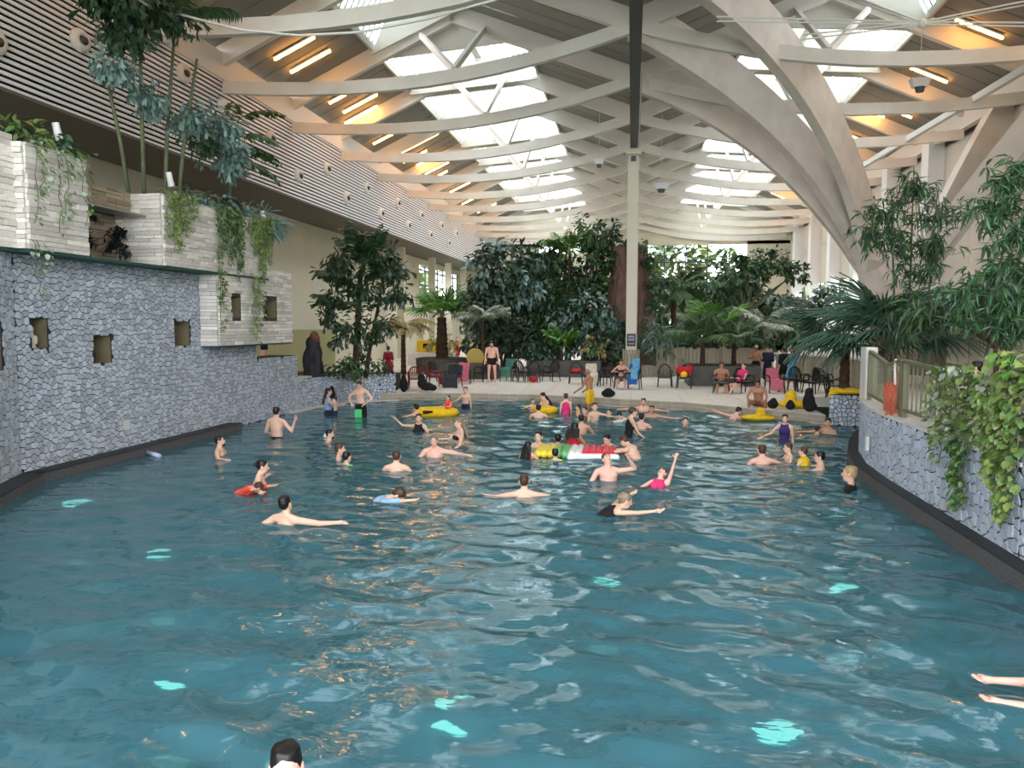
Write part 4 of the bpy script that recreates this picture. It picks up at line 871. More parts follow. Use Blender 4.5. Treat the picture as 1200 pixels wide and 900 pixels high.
# leafy vine over the right wall
def pothos(label, box, n, seed, mats, size=.1):
    rr = random.Random(seed); (x0, x1), (y0, y1), (z0, z1) = box; t = thing('pothos_vine', label, 'vine', ((x0+x1)/2, (y0+y1)/2, z0)); lf = MB(); st = MB()
    for i in range(n):
        p = Vector((rr.uniform(x0, x1), rr.uniform(y0, y1), z0+(z1-z0)*rr.random()))
        put_leaf(lf, LEAF_HEART, p, Vector((-rr.uniform(.2, 1), rr.uniform(-.9, .5), rr.uniform(-.7, .35))), size*rr.uniform(.6, 1.5), rr.uniform(-.7, .7), rr.randrange(len(mats)))
    for i in range(14):
        y = rr.uniform(y0, y1); st.tube([(x1, y, z0), (x0+.1, y+.1, (z0+z1)/2), (x0+.05, y-.1, z1-.05)], .009, 4)
    st.build('stem', STEM, t); o = lf.build('foliage', mats, t); o['kind'] = 'stuff'
pothos('lime pothos heaped on top of the tall mosaic wall', ((3.95, 5.0), (7.2, 9.4), (2.05, 2.45)), 1100, 91, [LF_LIME, LF_VINE, LF_BRIGHT])
pothos('variegated pothos climbing through the near end of the railing', ((4.1, 4.5), (9.0, 11.6), (1.15, 2.2)), 950, 92, [LF_VINE, LF_PALE, LF_LIME])
vine('trailing_vine', 'long lime vine curtain at the step in the right mosaic wall', 4.17, [8.9, 9.0, 9.12, 9.25, 9.4, 9.55], 1.9, [1.3, 1.35, 1.2, 1.0, .9, .6], [LF_LIME, LF_VINE], 93, 95, .095, -1, spread=.12)
vine('trailing_vine', 'shorter green vine strand hanging on the right mosaic wall', 4.17, [10.1, 10.2, 10.3], 1.25, [.85, .9, .6], [LF_VINE, LF_MID], 94, 90, .085, -1, spread=.1)
vine('trailing_vine', 'tiny vine sprig on the right wall below the railing', 4.17, [10.9], 1.22, [.35], [LF_VINE], 95, 60, .1, -1, spread=.06)
OUTL = leafm('leaf_outdoor', (70, 100, 48))
for i, (x, y, h, r) in enumerate(((-4, 84, 11, 5), (3, 83, 12, 5), (10, 84, 11, 5), (17, 84, 12, 5), (-23, 66, 12, 4.5), (-24, 76, 12, 5), (22, 60, 12, 5))):
    bush('outdoor_tree', ['round green tree outside the far glazing, leftmost', 'large green tree outside the far glazing, second from left', 'green tree outside the far glazing, third from left', 'green tree outside the far glazing, rightmost', 'light tree outside the left window, nearer one', 'light tree outside the left window, farther one', 'light tree outside the right-hand windows'][i], 'tree', (x, y, -1.8), [(x, y, h*.5, r, r*.6, h*.55)], LEAF_OVAL, 1.2, [OUTL, LF_LIME], 100+i, 1300, .25, droop=.1)
# ================================================================ furniture and props
def make_chair(m, label, loc, rz):
    t = thing('garden_chair', label, 'chair', (0, 0, 0), 'plastic garden chairs on the deck')
    b = MB(); b.box((0, 0, .41), (.46, .46, .03)); b.box((0, .22, .39), (.48, .03, .06)); b.build('seat', m, t)
    b = MB()
    for i in range(7):
        a = (i-3)/3; b.tube([(a*.17, -.22, .43), (a*.21, -.29, .62), (a*.19, -.33, .86-.1*a*a)], [.018, .02, .018], 4)
    arch = [(cos(pi*j/10)*.25, -.27-.07*sin(pi*j/10), .52+.37*sin(pi*j/10)) for j in range(11)]
    b.tube(arch, .028, 6); b.build('backrest', m, t)
    for s in (-1, 1):
        b = MB(); b.tube([(s*.25, -.27, .56), (s*.28, -.05, .64), (s*.28, .16, .63), (s*.26, .22, .56)], [.024, .028, .03, .026], 6); b.build('armrest', m, t)
        b = MB(); b.tube([(s*.26, .22, .58), (s*.25, .23, .4), (s*.28, .27, 0)], [.024, .028, .02], 6); b.build('leg', m, t)
        b = MB(); b.tube([(s*.25, -.26, .56), (s*.24, -.24, .4), (s*.27, -.33, 0)], [.024, .028, .02], 6); b.build('leg', m, t)
    t.location = loc; t.rotation_euler = (0, 0, rz); return t
CH = None
def chair(label, x, y, rz=0., m=None):
    global CH
    if m is not None: return make_chair(m, label, (x, y, DK), radians(rz))
    if CH is None: CH = make_chair(CHAIRB, label, (x, y, DK), radians(rz)); return CH
    c = copy_tree(CH); c.location = (x, y, DK); c.rotation_euler = (0, 0, radians(rz)); c['label'] = label; return c
# facing: rz=180 looks towards the camera
chair('dark red garden chair seen from behind, left of the deck', -8.1, 28.3, 10, CHAIRR)
chair('dark red garden chair turned sideways behind the other red one', -7.65, 29.4, -60, CHAIRR)
chair('black chair draped with dark clothes, left of the deck', -6.9, 29.4, 170)
chair('black chair with a pink towel on its seat, left of the deck', -6.9, 31.4, 185)
chair('black lounge chair angled beside the pink-towel chair', -6.35, 32.6, 150)
chair('black chair at the foot of the small fan palm', -8.6, 31.9, 160)
chair('empty black chair left of the red-toy chair, turned right', -4.7, 33.0, 215)
chair('empty black chair with a red toy under it', -4.15, 32.5, 175)
chair('black chair behind, half hidden right of the red-toy chair', -3.45, 33.4, 150)
chair('black chair carrying a red cushion, middle of the deck', -2.28, 32.2, 182)
chair('black chair with a pale towel over it, middle of the deck', -1.55, 31.3, 195)
chair('black chair right of the pale-towel chair', -.95, 30.9, 160)
chair('black chair turned away left of the seated woman', -.9, 32.3, 120)
chair('black chair under the woman seated left of the column', -.36, 30.1, 180)
chair('black chair with a blue towel bag, right of the seated woman', .1, 29.9, 170)
chair('empty black fan-back chair right of the centre column', 1.33, 30.9, 180)
chair('black chair piled with a red and yellow float', 2.05, 30.4, 172)
chair('black chair under the man with crossed arms', 3.25, 28.6, 170)
chair('black chair under the reclining woman with a pink towel', 4.05, 28.7, 205)
chair('black chair holding a pink towel, seen from the front right', 5.15, 28.9, 190)
chair('black folding lounger tipped back, nearest the palisade', 6.5, 28.9, 130)
chair('black chair leaning among others, far right of the deck', 6.2, 29.9, 200)
chair('black chair at the foot of the curved palisade', 7.0, 29.6, 230)
chair('black chair pushed to the railing wall behind the yellow towel', 6.9, 27.3, 250)
tb = thing('low_table', 'low black table beside the dark-clad standing legs', 'table', (5.75, 29.7, DK))
piece('tabletop', CHAIRB, tb, (5.75, 29.7, .72), (.75, .6, .04))
for a in (-1, 1):
    for b in (-1, 1): pbar('leg', CHAIRB, tb, (5.75+a*.3, 29.7+b*.22, .7), (5.75+a*.33, 29.7+b*.25, DK), .04)
def cloth(name, label, cat, pts, m, th=.05, parent=None):
    """draped cloth: a thick wavy strip through cross-section lines"""
    mb = MB(); n = len(pts[0]); V = []; rr = random.Random(len(label))
    for row in pts: V += [Vector(p)+Vector((rr.uniform(-.015, .015), rr.uniform(-.015, .015), rr.uniform(-.01, .02))) for p in row]
    k = len(pts); V2 = [v+Vector((0, .0, -th)) for v in V]; o = k*n
    F = [(i*n+j, i*n+j+1, i*n+n+j+1, i*n+n+j) for i in range(k-1) for j in range(n-1)]
    F += [tuple(o+q for q in reversed(f)) for f in F]
    for j in range(n-1): F += [(j, o+j, o+j+1, j+1), ((k-1)*n+j, (k-1)*n+j+1, o+(k-1)*n+j+1, o+(k-1)*n+j)]
    for i in range(k-1): F += [(i*n, i*n+n, o+i*n+n, o+i*n), (i*n+n-1, o+i*n+n-1, o+i*n+2*n-1, i*n+2*n-1)]
    return tag(mb.add(V+V2, F).build(name, m, None, smooth=False), label, cat)
def drape(name, label, cat, x, y, z, w, m, back=.42, front=.3, rz=0):
    a = radians(rz); rot = lambda u, v, h: (x+u*cos(a)-v*sin(a), y+u*sin(a)+v*cos(a), z+h)
    prof = [(-.25, .42), (-.24, .30), (-.2, .06), (0, .03), (.2, .03), (.26, -.04), (.28, -front)]
    return cloth(name, label, cat, [[rot(u*w/4, v, h) for u in (-2, -1, 0, 1, 2)] for v, h in prof], m)
C = lambda n, rgb: mat(n, rgb, .85, .12, 8)
PINK = C('cloth_pink', (206, 112, 132)); RED = C('cloth_red', (190, 36, 44)); BLUE = C('cloth_blue', (48, 92, 160)); LBLUE = C('cloth_light_blue', (96, 160, 190)); CREAM = C('cloth_cream', (206, 200, 182)); YEL = C('plastic_yellow', (236, 190, 30)); NAVY = C('cloth_navy', (34, 36, 60)); GREENC = C('cloth_teal', (70, 120, 106)); CHAR = C('cloth_charcoal', (52, 54, 62)); WHT = C('cloth_white', (222, 222, 218)); BLK = C('cloth_black', (20, 20, 22))
zs = DK+.45
drape('towel', 'pink towel over the chair right of the pool deck', 'towel', 5.15, 28.9, zs, .46, PINK, rz=190)
drape('towel', 'pink towel on a seat at the left of the deck', 'towel', -6.9, 31.4, zs, .44, PINK, rz=185)
drape('towel', 'cream towel over a chair in the middle of the deck', 'towel', -1.55, 31.3, zs, .46, CREAM, rz=195)
drape('towel', 'teal towel over the chairs beside the big standing man', 'towel', -5.3, 33.2, zs+.1, .5, GREENC, rz=160)
tag(make_chair(CHAIRB, 'black chair under the teal towel beside the big standing man', (-5.3, 33.2, DK), radians(160)), None)
drape('towel', 'charcoal coat hung over the black chair left of the deck', 'coat', -6.9, 29.4, zs, .6, CHAR, rz=170, front=.4)
drape('towel', 'blue towel bag stuffed on a chair right of the seated woman', 'towel', .1, 29.85, zs+.08, .42, BLUE, rz=170)
drape('towel', 'pale blue towel on top of the blue towel bag', 'towel', .16, 29.75, zs+.3, .28, LBLUE, rz=170)
drape('towel', 'dark red jacket on the sideways red chair', 'jacket', -7.65, 29.4, zs, .5, C('cloth_maroon', (128, 34, 44)), rz=-60)
def blob(name, label, cat, loc, parts, m, group=None, smooth=True, rz=0):
    """soft or moulded object from several ellipsoids, remeshed into one skin"""
    mb = MB()
    for c, r in parts: mb.ell(c, r)
    o = mb.build(name, m, None, smooth); remesh(o, .03); o.location = loc; o.rotation_euler = (0, 0, rz)
    return tag(o, label, cat, group)
PENDING = []
def remesh(o, vox, smooth=3):
    md = o.modifiers.new('r', 'REMESH'); md.mode = 'VOXEL'; md.voxel_size = vox; md.use_smooth_shade = True
    ms = o.modifiers.new('s', 'SMOOTH'); ms.factor = .5; ms.iterations = smooth
    PENDING.append(o)
def flush():
    if not PENDING: return
    dg = bpy.context.evaluated_depsgraph_get(); dg.update(); out = []
    for o in PENDING: out.append((o, bpy.data.meshes.new_from_object(o.evaluated_get(dg), preserve_all_data_layers=True, depsgraph=dg)))
    for o, me in out: o.modifiers.clear(); o.data = me; me.name = o.name
    PENDING.clear()
blob('cushion', 'red cushion lying on a black chair in the middle of the deck', 'cushion', (-2.28, 32.25, zs+.08), [((0, 0, 0), (.24, .2, .09)), ((.1, 0, .02), (.14, .16, .09))], RED)
blob('toy', 'red toy under an empty black chair', 'toy', (-4.1, 32.4, DK+.13), [((0, 0, 0), (.2, .14, .12)), ((.14, 0, .06), (.09, .09, .09))], RED)
blob('float', 'red and orange crumpled float on a black chair', 'float', (2.05, 30.5, zs+.2), [((0, 0, 0), (.3, .2, .2)), ((.2, .05, .1), (.16, .12, .16)), ((-.2, 0, .08), (.14, .12, .16))], RED)
blob('ball', 'yellow ball in front of the red float', 'ball', (2.02, 30.2, zs+.1), [((0, 0, 0), (.14, .14, .12))], YEL)
blob('bag', 'black bag on the pool edge left, taller one beside the planter wall', 'bag', (-8.1, 26.75, DK+.3), [((0, 0, 0), (.16, .13, .28)), ((0, 0, .24), (.09, .08, .16))], BLK)
blob('bag', 'black heap of bags on the pool edge left, lower one', 'bag', (-7.4, 27.35, DK+.2), [((0, 0, 0), (.28, .16, .16)), ((-.2, .1, .1), (.2, .14, .2)), ((.22, 0, -.04), (.16, .14, .12)), ((-.25, .15, .3), (.16, .05, .16))], BLK)
blob('bag', 'black rounded bag alone on the middle of the pool edge', 'bag', (-.75, 26.2, DK+.14), [((0, 0, 0), (.25, .14, .14)), ((0, 0, .08), (.15, .1, .11))], BLK)
blob('bag', 'small black bag on the right pool edge, leftmost of three', 'bag', (4.1, 23.2, DK+.16), [((0, 0, 0), (.16, .13, .14)), ((.02, 0, .09), (.1, .1, .1))], BLK)
blob('bag', 'small black bag on the right pool edge, middle of three', 'bag', (4.55, 23.0, DK+.14), [((0, 0, 0), (.14, .12, .12)), ((0, 0, .1), (.08, .08, .08))], BLK)
blob('bag', 'tall black backpack on the right pool edge beside the grey block', 'bag', (5.0, 22.75, DK+.28), [((0, 0, 0), (.18, .14, .28)), ((0, .02, .26), (.12, .1, .16)), ((.08, -.08, -.12), (.14, .1, .14))], BLK)
blob('toy_boat', 'yellow plastic toy boat behind the black backpack', 'toy', (4.85, 23.7, DK+.12), [((0, 0, 0), (.6, .25, .12)), ((-.15, 0, .2), (.18, .16, .22)), ((.4, 0, .1), (.12, .12, .14))], YEL)
blob('handbag', 'black bag hanging at the planter wall by the pool edge step', 'bag', (-10.0, 24.7, .3), [((0, 0, 0), (.13, .13, .28)), ((0, 0, .22), (.09, .1, .14))], BLK)
blob('towel', 'yellow towel crumpled over the corner of the grey mosaic block', 'towel', (5.85, 21.95, .9), [((0, 0, 0), (.42, .2, .07)), ((-.3, .05, .03), (.2, .2, .08)), ((.25, -.1, .02), (.2, .16, .07)), ((-.42, -.1, -.1), (.12, .12, .16)), ((.05, .1, .05), (.2, .12, .06))], YEL, rz=-.1)
# planters, palisades
def planter(label, x0, x1, y0, y1, h, m=PLANTER):
    t = thing('planter', label, 'planter', ((x0+x1)/2, (y0+y1)/2, DK)); b = MB(); w = .08
    for c, d in ((((x0+x1)/2, y0+w/2), (x1-x0, w)), (((x0+x1)/2, y1-w/2), (x1-x0, w)), ((x0+w/2, (y0+y1)/2), (w, y1-y0-2*w)), ((x1-w/2, (y0+y1)/2), (w, y1-y0-2*w))): b.box((c[0], c[1], DK+h/2), (d[0], d[1], h))
    b.build('box', m, t); piece('soil', SOIL, t, ((x0+x1)/2, (y0+y1)/2, DK+h-.08), (x1-x0-.1, y1-y0-.1, .04))
planter('long low grey planter behind the chairs in the middle', -4.9, -1.4, 36.1, 37.4, .75)
planter('square grey planter behind the man with crossed arms', 2.3, 5.1, 31.6, 34.2, .8)
planter('grey planter behind the dark coat chair at left', -8.6, -6.0, 34.0, 35.0, .7)
def palisade(label, pts, h, step=.17, coping=False, z0=DK):
    t = thing('palisade', label, 'fence', (pts[0][0], pts[0][1], z0)); rr = random.Random(len(pts)+int(h*10))
    for (a, b), (c, d) in zip(pts, pts[1:]):
        L = Vector((c-a, d-b, 0)); n = max(1, int(L.length/step))
        for i in range(n):
            p = Vector((a, b, 0))+L*((i+.5)/n); hh = h*(1 if coping else rr.uniform(.96, 1.04))
            piece('board', PALIS, t, p+Vector((0, 0, z0+hh/2)), (L.length/n-.015, .07+.03*rr.random(), hh), frame(L))
        if coping: pbar('coping', COPE, t, (a, b, z0+h+.04), (c, d, z0+h+.04), .2, .08)
    return t
palisade('weathered board palisade right of the centre column', [(1.2, 38.0), (3.6, 37.4), (6.4, 36.6)], 1.35)
palisade('low pale board edging at the foot of the centre column', [(.5, 36.9), (1.7, 36.6)], .55)
palisade('curved board retaining wall with white coping, far right of the deck', [(6.4, 35.6), (7.6, 33.6), (8.3, 31.2), (8.4, 28.5), (8.1, 25.5), (7.5, 23.4)], 1.15, .2, True)
palisade('tall board fence behind the railing on the right terrace', [(7.4, 19.6), (8.6, 19.0), (9.8, 18.2)], 1.5, .2, z0=RH)
palisade('beige screen wall above the curved palisade', [(8.0, 27.0), (8.6, 24.4), (9.4, 22.6)], 1.5, .25, z0=RH)
w2 = MB(); w2.box((10.8, 17, 2.0), (2.4, .15, 1.6)); struct('wall_terrace_screen', w2, BEIGEW)
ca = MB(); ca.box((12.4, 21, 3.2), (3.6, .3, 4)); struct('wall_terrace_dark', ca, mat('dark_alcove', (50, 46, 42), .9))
pb = thing('blue_canopy', 'blue striped canopy strip at the right edge behind the vine', 'canopy', (8.6, 15, 2.2))
for i in range(5): piece('stripe', [C('canopy_navy', (40, 60, 110)), BLUE][i % 2], pb, (7.6+i*.4, 14.5, 2.42), (.39, .5, .16))
for x in (7.5, 9.3): pbar('leg', DARKST, pb, (x, 14.5, RH), (x, 14.5, 2.36), .06)
# terrace railing
def rail_panel(label, a, b, zb, zt0, zt1, n):
    t = thing('railing', label, 'railing', (a[0], a[1], zb), 'olive railing panels on the right wall'); A, B = Vector((a[0], a[1], 0)), Vector((b[0], b[1], 0)); u = frame(B-A)
    for p, z in ((A, zt0), (B, zt1)): piece('post', RAIL, t, p+Vector((0, 0, (zb+z)/2)), (.1, .07, z-zb), u)
    pbar('top_rail', RAIL, t, A+Vector((0, 0, zt0)), B+Vector((0, 0, zt1)), .07, .05); pbar('bottom_rail', RAIL, t, A+Vector((0, 0, zb+.12)), B+Vector((0, 0, zb+.12)), .05, .05)
    for i in range(1, n):
        p = A.lerp(B, i/n); z = zt0+(zt1-zt0)*i/n; piece('baluster', RAIL, t, p+Vector((0, 0, (zb+.12+z)/2)), (.02, .02, z-zb-.12), u)
rail_panel('far olive railing panel next to the stone post', (4.62, 15.9), (4.36, 14.05), RH+.05, 2.2, 2.05, 10)
rail_panel('middle olive railing panel carrying the orange hose', (4.36, 13.95), (4.3, 13.1), RH+.05, 2.05, 2.15, 5)
rail_panel('near olive railing panel running into the vine', (4.3, 13.0), (4.28, 10.2), RH+.05, 2.15, 2.05, 15)
tag(piece('stone_post', COPE, None, (4.68, 16.2, 1.75), (.22, .34, 1.05)), 'square pale post at the far end of the olive railing', 'post')
OR = mat('orange_plastic', (192, 96, 70), .5)
hs = thing('hose_reel', 'orange hose coil and reel hung on the middle railing', 'hose', (4.3, 13.6, 1.3))
b = MB()
for i, r in enumerate((.27, .25, .28, .22, .19, .25, .21)):
    b.tube([(4.22-.014*i+.01*sin(3*j), 13.28+r*.45*cos(2*pi*j/20)+.012*i, 1.78-r+r*sin(2*pi*j/20)-.02*(i % 3)) for j in range(21)], .01, 5)
b.build('hose_coil', OR, hs); MB().tube([(4.4, 13.62, RH+.05), (4.4, 13.62, 1.95)], [.09, .075], 12).build('reel_tank', OR, hs)
MB().tube([(4.32, 13.5, 2.15), (4.26, 13.35, 2.0), (4.24, 13.25, 1.75)], .02, 5).build('white_strap', COPE, hs)
# statues and figures in the niches
def statue():
    t = thing('hooded_statue', 'dark cloaked statue with reddish-brown head on the back planter wall', 'statue', (-10.45, 24.3, 1.0)); x, y = -10.45, 24.3
    b = MB(); b.ell((x, y, 1.3), (.34, .3, .4)); b.ell((x, y, 1.75), (.3, .27, .4)); b.ell((x-.02, y, 2.1), (.25, .22, .26)); b.ell((x+.18, y-.15, 1.5), (.16, .14, .4)); b.ell((x-.2, y-.12, 1.5), (.14, .14, .4)); b.box((x, y, 1.1), (.56, .5, .2))
    o = b.build('cloak', mat('statue_dark', (40, 40, 46), .7, .1, 6), None, True); remesh(o, .03); setp(o, t)
    b = MB(); b.ell((x+.06, y-.06, 2.34), (.15, .15, .17)); b.ell((x+.19, y-.1, 2.28), (.08, .08, .08)); b.ell((x+.12, y-.05, 2.2), (.13, .12, .1)); b.ell((x+.02, y-.15, 2.38), (.03, .03, .05))
    o = b.build('head', mat('statue_brown', (112, 70, 58), .7, .15, 8), None, True); remesh(o, .022); setp(o, t)
statue()
tag(MB().lathe((-10.45, 24.3, 1.0), [(.36, 0), (.38, .05), (.3, .06)], 16).build('statue_plinth', GROUT), 'flat dark plinth under the cloaked statue', 'plinth')
def figurine(label, p, s, m, wide=1.0):
    b = MB(); x, y, z = p
    b.ell((x, y, z+.12*s), (.09*s*wide, .1*s, .14*s)); b.ell((x, y, z+.3*s), (.07*s*wide, .08*s, .14*s)); b.ell((x+.01, y, z+.47*s), (.055*s, .06*s, .07*s)); b.ell((x+.06*s, y-.07*s, z+.28*s), (.035*s, .035*s, .13*s)); b.ell((x+.08*s, y+.06*s, z+.2*s), (.035*s, .05*s, .12*s)); b.box((x, y, z+.02*s), (.2*s*wide, .22*s, .04*s))
    o = b.build('figurine', m, None, True); remesh(o, .014); return tag(o, label, 'sculpture')
FW = mat('plaster_figure', (196, 186, 170), .8, .1, 9); FD = mat('dark_bronze', (34, 34, 36), .5); FP = mat('dark_terracotta', (78, 66, 66), .7)
figurine('pale plaster figurine in the leftmost square wall niche', (-10.5, 12.17, 2.31), .72, FW, .7)
figurine('black figurine in the low middle wall niche', (-10.62, 13.84, 1.98), .58, FD, 1.1)
figurine('dull purple figurine in the wall niche under the stone box', (-10.62, 16.55, 2.25), .75, FP)
figurine('dark crouching figurine in the right window of the lower stone box', (-10.08, 20.25, 2.91), .42, FD, 1.4)
tag(MB().lathe((-10.3, 20.6, 4.24), [(.14, 0), (.16, .3), (.12, .5), (.05, .62)], 10).build('stone_urn', FD), 'slim dark urn standing on the lower stone box', 'urn')
# spot lamps clipped on the boxes
for i, (x, y, z, lab) in enumerate(((-10.1, 12.5, 6.1, 'white tube spotlight among leaves on the left stone box'), (-10.0, 15.7, 5.85, 'white tube spotlight at the corner right of the recess'), (-9.95, 19.9, 5.62, 'white tube spotlight at the right end of the large stone box'))):
    t = thing('spotlight', lab, 'spotlight', (x, y, z-.3)); MB().tube([(x, y, z+.18), (x+.03, y+.05, z-.12)], [.06, .065], 12).build('housing', WHITE, t); MB().tube([(x-.1, y, z-.4), (x-.05, y, z)], .012, 5).build('stake', DARKST, t)
for i, (y, z) in enumerate(((21.9, 11.3), (25.0, 10.2))):
    t = thing('floodlight', ['small white floodlight at the top of the slatted wall', 'round white floodlight on the slatted wall behind the palm'][i], 'floodlight', (-13.9, y, z)); b = MB(); b.ell((-13.85, y, z), (.16, .2, .22)); b.build('housing', WHITE, t, True); pbar('bracket', DARKST, t, (-14.1, y, z-.1), (-13.9, y, z), .06)
# far left: yellow block, counters
yb = thing('play_block', 'yellow play block far back in the left passage', 'play block', (-12.6, 48, DK)); b = MB(); b.box((-12.6, 48, 1.3), (1.9, .5, .8)); b.build('block', YEL, yb); piece('base', PLANTER, yb, (-12.6, 48, .6), (1.5, .45, .65)); piece('emblem', BLK, yb, (-12.9, 47.74, 1.35), (.5, .02, .3))
tag(MB().prism([(-13.5, 45.4), (-10.6, 45.4), (-10.6, 46), (-13.5, 46)], DK, 1.0).build('white_counter', COPE), 'low white counter in the left passage', 'counter')
tb = thing('parasol_table', 'yellow-topped tilted tabletop behind the black lounge chair', 'table', (-7.2, 35.3, DK)); MB().tube([(-7.2, 35.3, .25), (-7.2, 35.3, 1.05)], .03, 8).build('leg', DARKST, tb); b = MB(); b.tube([(-7.2, 35.22, 1.2), (-7.2, 35.28, 1.2)], [.42, .42], 18); b.build('tabletop', mat('straw_yellow', (206, 180, 96), .7), tb)
for i, (x, lab) in enumerate(((-15.6, 'left'),)): pass
# pool floats
FLR = mat('float_red', (214, 40, 66), .35); FLW = mat('float_white', (232, 236, 234), .35); FLG = mat('float_green', (116, 190, 120), .35); FLY = mat('float_yellow', (240, 214, 66), .35); FLO = mat('float_orange', (238, 110, 60), .35)
fl = thing('air_mattress', 'red, white, green and yellow fruit-striped air mattress among the swimmers', 'air mattress', (-1.0, 16.1, 0))
def slab_float(name, m, x0, x1, y0, y1, z=.06, h=.12):
    mb = MB()
    k = max(1, round((x1-x0)/.13))
    for i in range(k):
        a = x0+(x1-x0)*(i+.5)/k; mb.caps((a, y0, z), .085, (a, y1, z), .085, 8)
    mb.build(name, m, fl, True)
slab_float('red_section', FLR, -.98, -.3, 15.75, 16.5); slab_float('white_edge', FLW, -1.25, -.98, 15.6, 16.55); slab_float('green_section', FLG, -1.55, -1.25, 15.62, 16.55); slab_float('yellow_section', FLY, -1.95, -1.55, 15.6, 16.5)
mb = MB(); mb.caps((-1.2, 15.55, .02), .08, (-.28, 15.62, .02), .08, 8); mb.build('white_rim', FLW, fl, True)
def torus(mb, c, R_, r, n=22, k=9, M=None, z=1.0):
    V = [Vector(((R_+r*cos(2*pi*j/k))*cos(2*pi*i/n), (R_+r*cos(2*pi*j/k))*sin(2*pi*i/n), r*z*sin(2*pi*j/k))) for i in range(n) for j in range(k)]
    if M is not None: V = [M @ v for v in V]
    return mb.add([v+Vector(c) for v in V], [(i*k+j, ((i+1) % n)*k+j, ((i+1) % n)*k+(j+1) % k, i*k+(j+1) % k) for i in range(n) for j in range(k)])
tag(torus(MB(), (-2.62, 23.6, .08), .3, .1).build('swim_ring', YEL, None, True), 'yellow swim ring held by the woman at the far pool edge', 'swim ring')
bo_ = thing('inflatable_boat', 'yellow inflatable boat with a child in orange, far left of the pool', 'inflatable', (-5.75, 22.3, .1)); mb = MB(); torus(mb, (0, 0, 0), .36, .13, 24, 9); 
mb.v = [(-5.78+x*1.45, 22.35+y, .1+z) for x, y, z in mb.v]; mb.build('tube', YEL, bo_, True); b = MB(); b.box((-5.9, 21.88, .14), (.3, .02, .1)); b.build('print', BLK, bo_)
ys_ = thing('toy_float', 'yellow float with raised nose in front of the crouching man', 'float', (3.55, 22.6, .06)); b = MB(); b.ell((3.6, 22.6, .08), (.5, .22, .1)); b.ell((3.68, 22.65, .25), (.14, .12, .12)); o = b.build('hull', YEL, None, True); remesh(o, .025); setp(o, ys_)
tag(MB().tube([(-10.02, 14.62, .05), (-9.55, 14.35, .03)], .045, 8).build('pool_noodle', mat('lilac_foam', (196, 200, 226), .5), None, True), 'pale lilac foam tube floating at the foot of the left wall', 'pool noodle')
tag(MB().ell((-7.3, 17.6, .03), (.06, .06, .06)).build('ball', FLW, None, True), 'tiny white ball floating in the left of the pool', 'ball')
# glowing discs added on the pool floor to make the water's mint patches
MINT_GLOW = mat('added_mint_glow', (190, 245, 232), .4, emit=(150, 240, 225), estr=2.6)
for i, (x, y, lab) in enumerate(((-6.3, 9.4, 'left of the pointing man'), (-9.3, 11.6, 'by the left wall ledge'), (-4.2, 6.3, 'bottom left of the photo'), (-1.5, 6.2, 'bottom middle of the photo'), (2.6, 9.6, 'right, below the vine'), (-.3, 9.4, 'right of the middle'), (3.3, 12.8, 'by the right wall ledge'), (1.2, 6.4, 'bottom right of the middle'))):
    t = tag(MB().ell((x, y, -1.33), (.19, .09, .05), None, 16, 6).build('added_mint_glow', MINT_GLOW), 'added mint glowing disc on the pool floor, %s' % lab, 'glow disc', 'added glow discs on the pool floor')
# ================================================================ people
SK = {'l': mat('skin_light', (226, 182, 158), .5, .04, 5), 'm': mat('skin_medium', (206, 158, 130), .5, .04, 5), 't': mat('skin_tan', (176, 126, 98), .5, .05, 5), 'p': mat('skin_pink', (232, 178, 160), .5, .05, 5)}
HR = {'dark': mat('hair_dark', (19, 15, 14), .45, .2, 30), 'brown': mat('hair_brown', (70, 48, 34), .5, .2, 30), 'blond': mat('hair_blond', (168, 140, 96), .5, .2, 30), 'grey': mat('hair_grey', (120, 112, 106), .6, .2, 30), 'wet': mat('hair_wet_blond', (128, 112, 88), .4, .25, 30)}
EYE = mat('eye_dark', (30, 22, 20), .3); LIP = mat('lip', (168, 84, 78), .5); BROW = HR['dark']
def col(c): return {'black': BLK, 'navy': NAVY, 'red': RED, 'pink': C('suit_pink', (226, 56, 120)), 'purple': C('suit_purple', (58, 44, 98)), 'blue': BLUE, 'lblue': C('suit_light_blue', (150, 176, 206)), 'green': C('suit_green', (86, 206, 120)), 'orange': C('suit_orange', (238, 84, 62)), 'yellow': YEL, 'white': WHT, 'brown': C('suit_brown', (110, 78, 52)), 'char': CHAR, 'maroon': C('suit_maroon', (140, 36, 56)), 'towel': LBLUE, 'cyan': C('suit_cyan', (90, 170, 210))}[c]
V3 = lambda *a: Vector(a)
DOWN = ((.16, .02, -1), (.05, .2, -1)); UNDER = ((.55, .35, -.75), (.25, .9, -.45)); WIDE = ((1, .15, -.12), (.9, .4, -.02)); FOLD = ((.35, .35, -.9), (-.8, .75, .15)); HOLD = ((.3, .55, -.75), (-.25, .95, .1)); FWD = ((.2, 1, -.25), (.05, 1, -.1)); BACK = ((.3, -.7, -.3), (.2, -1, 0))
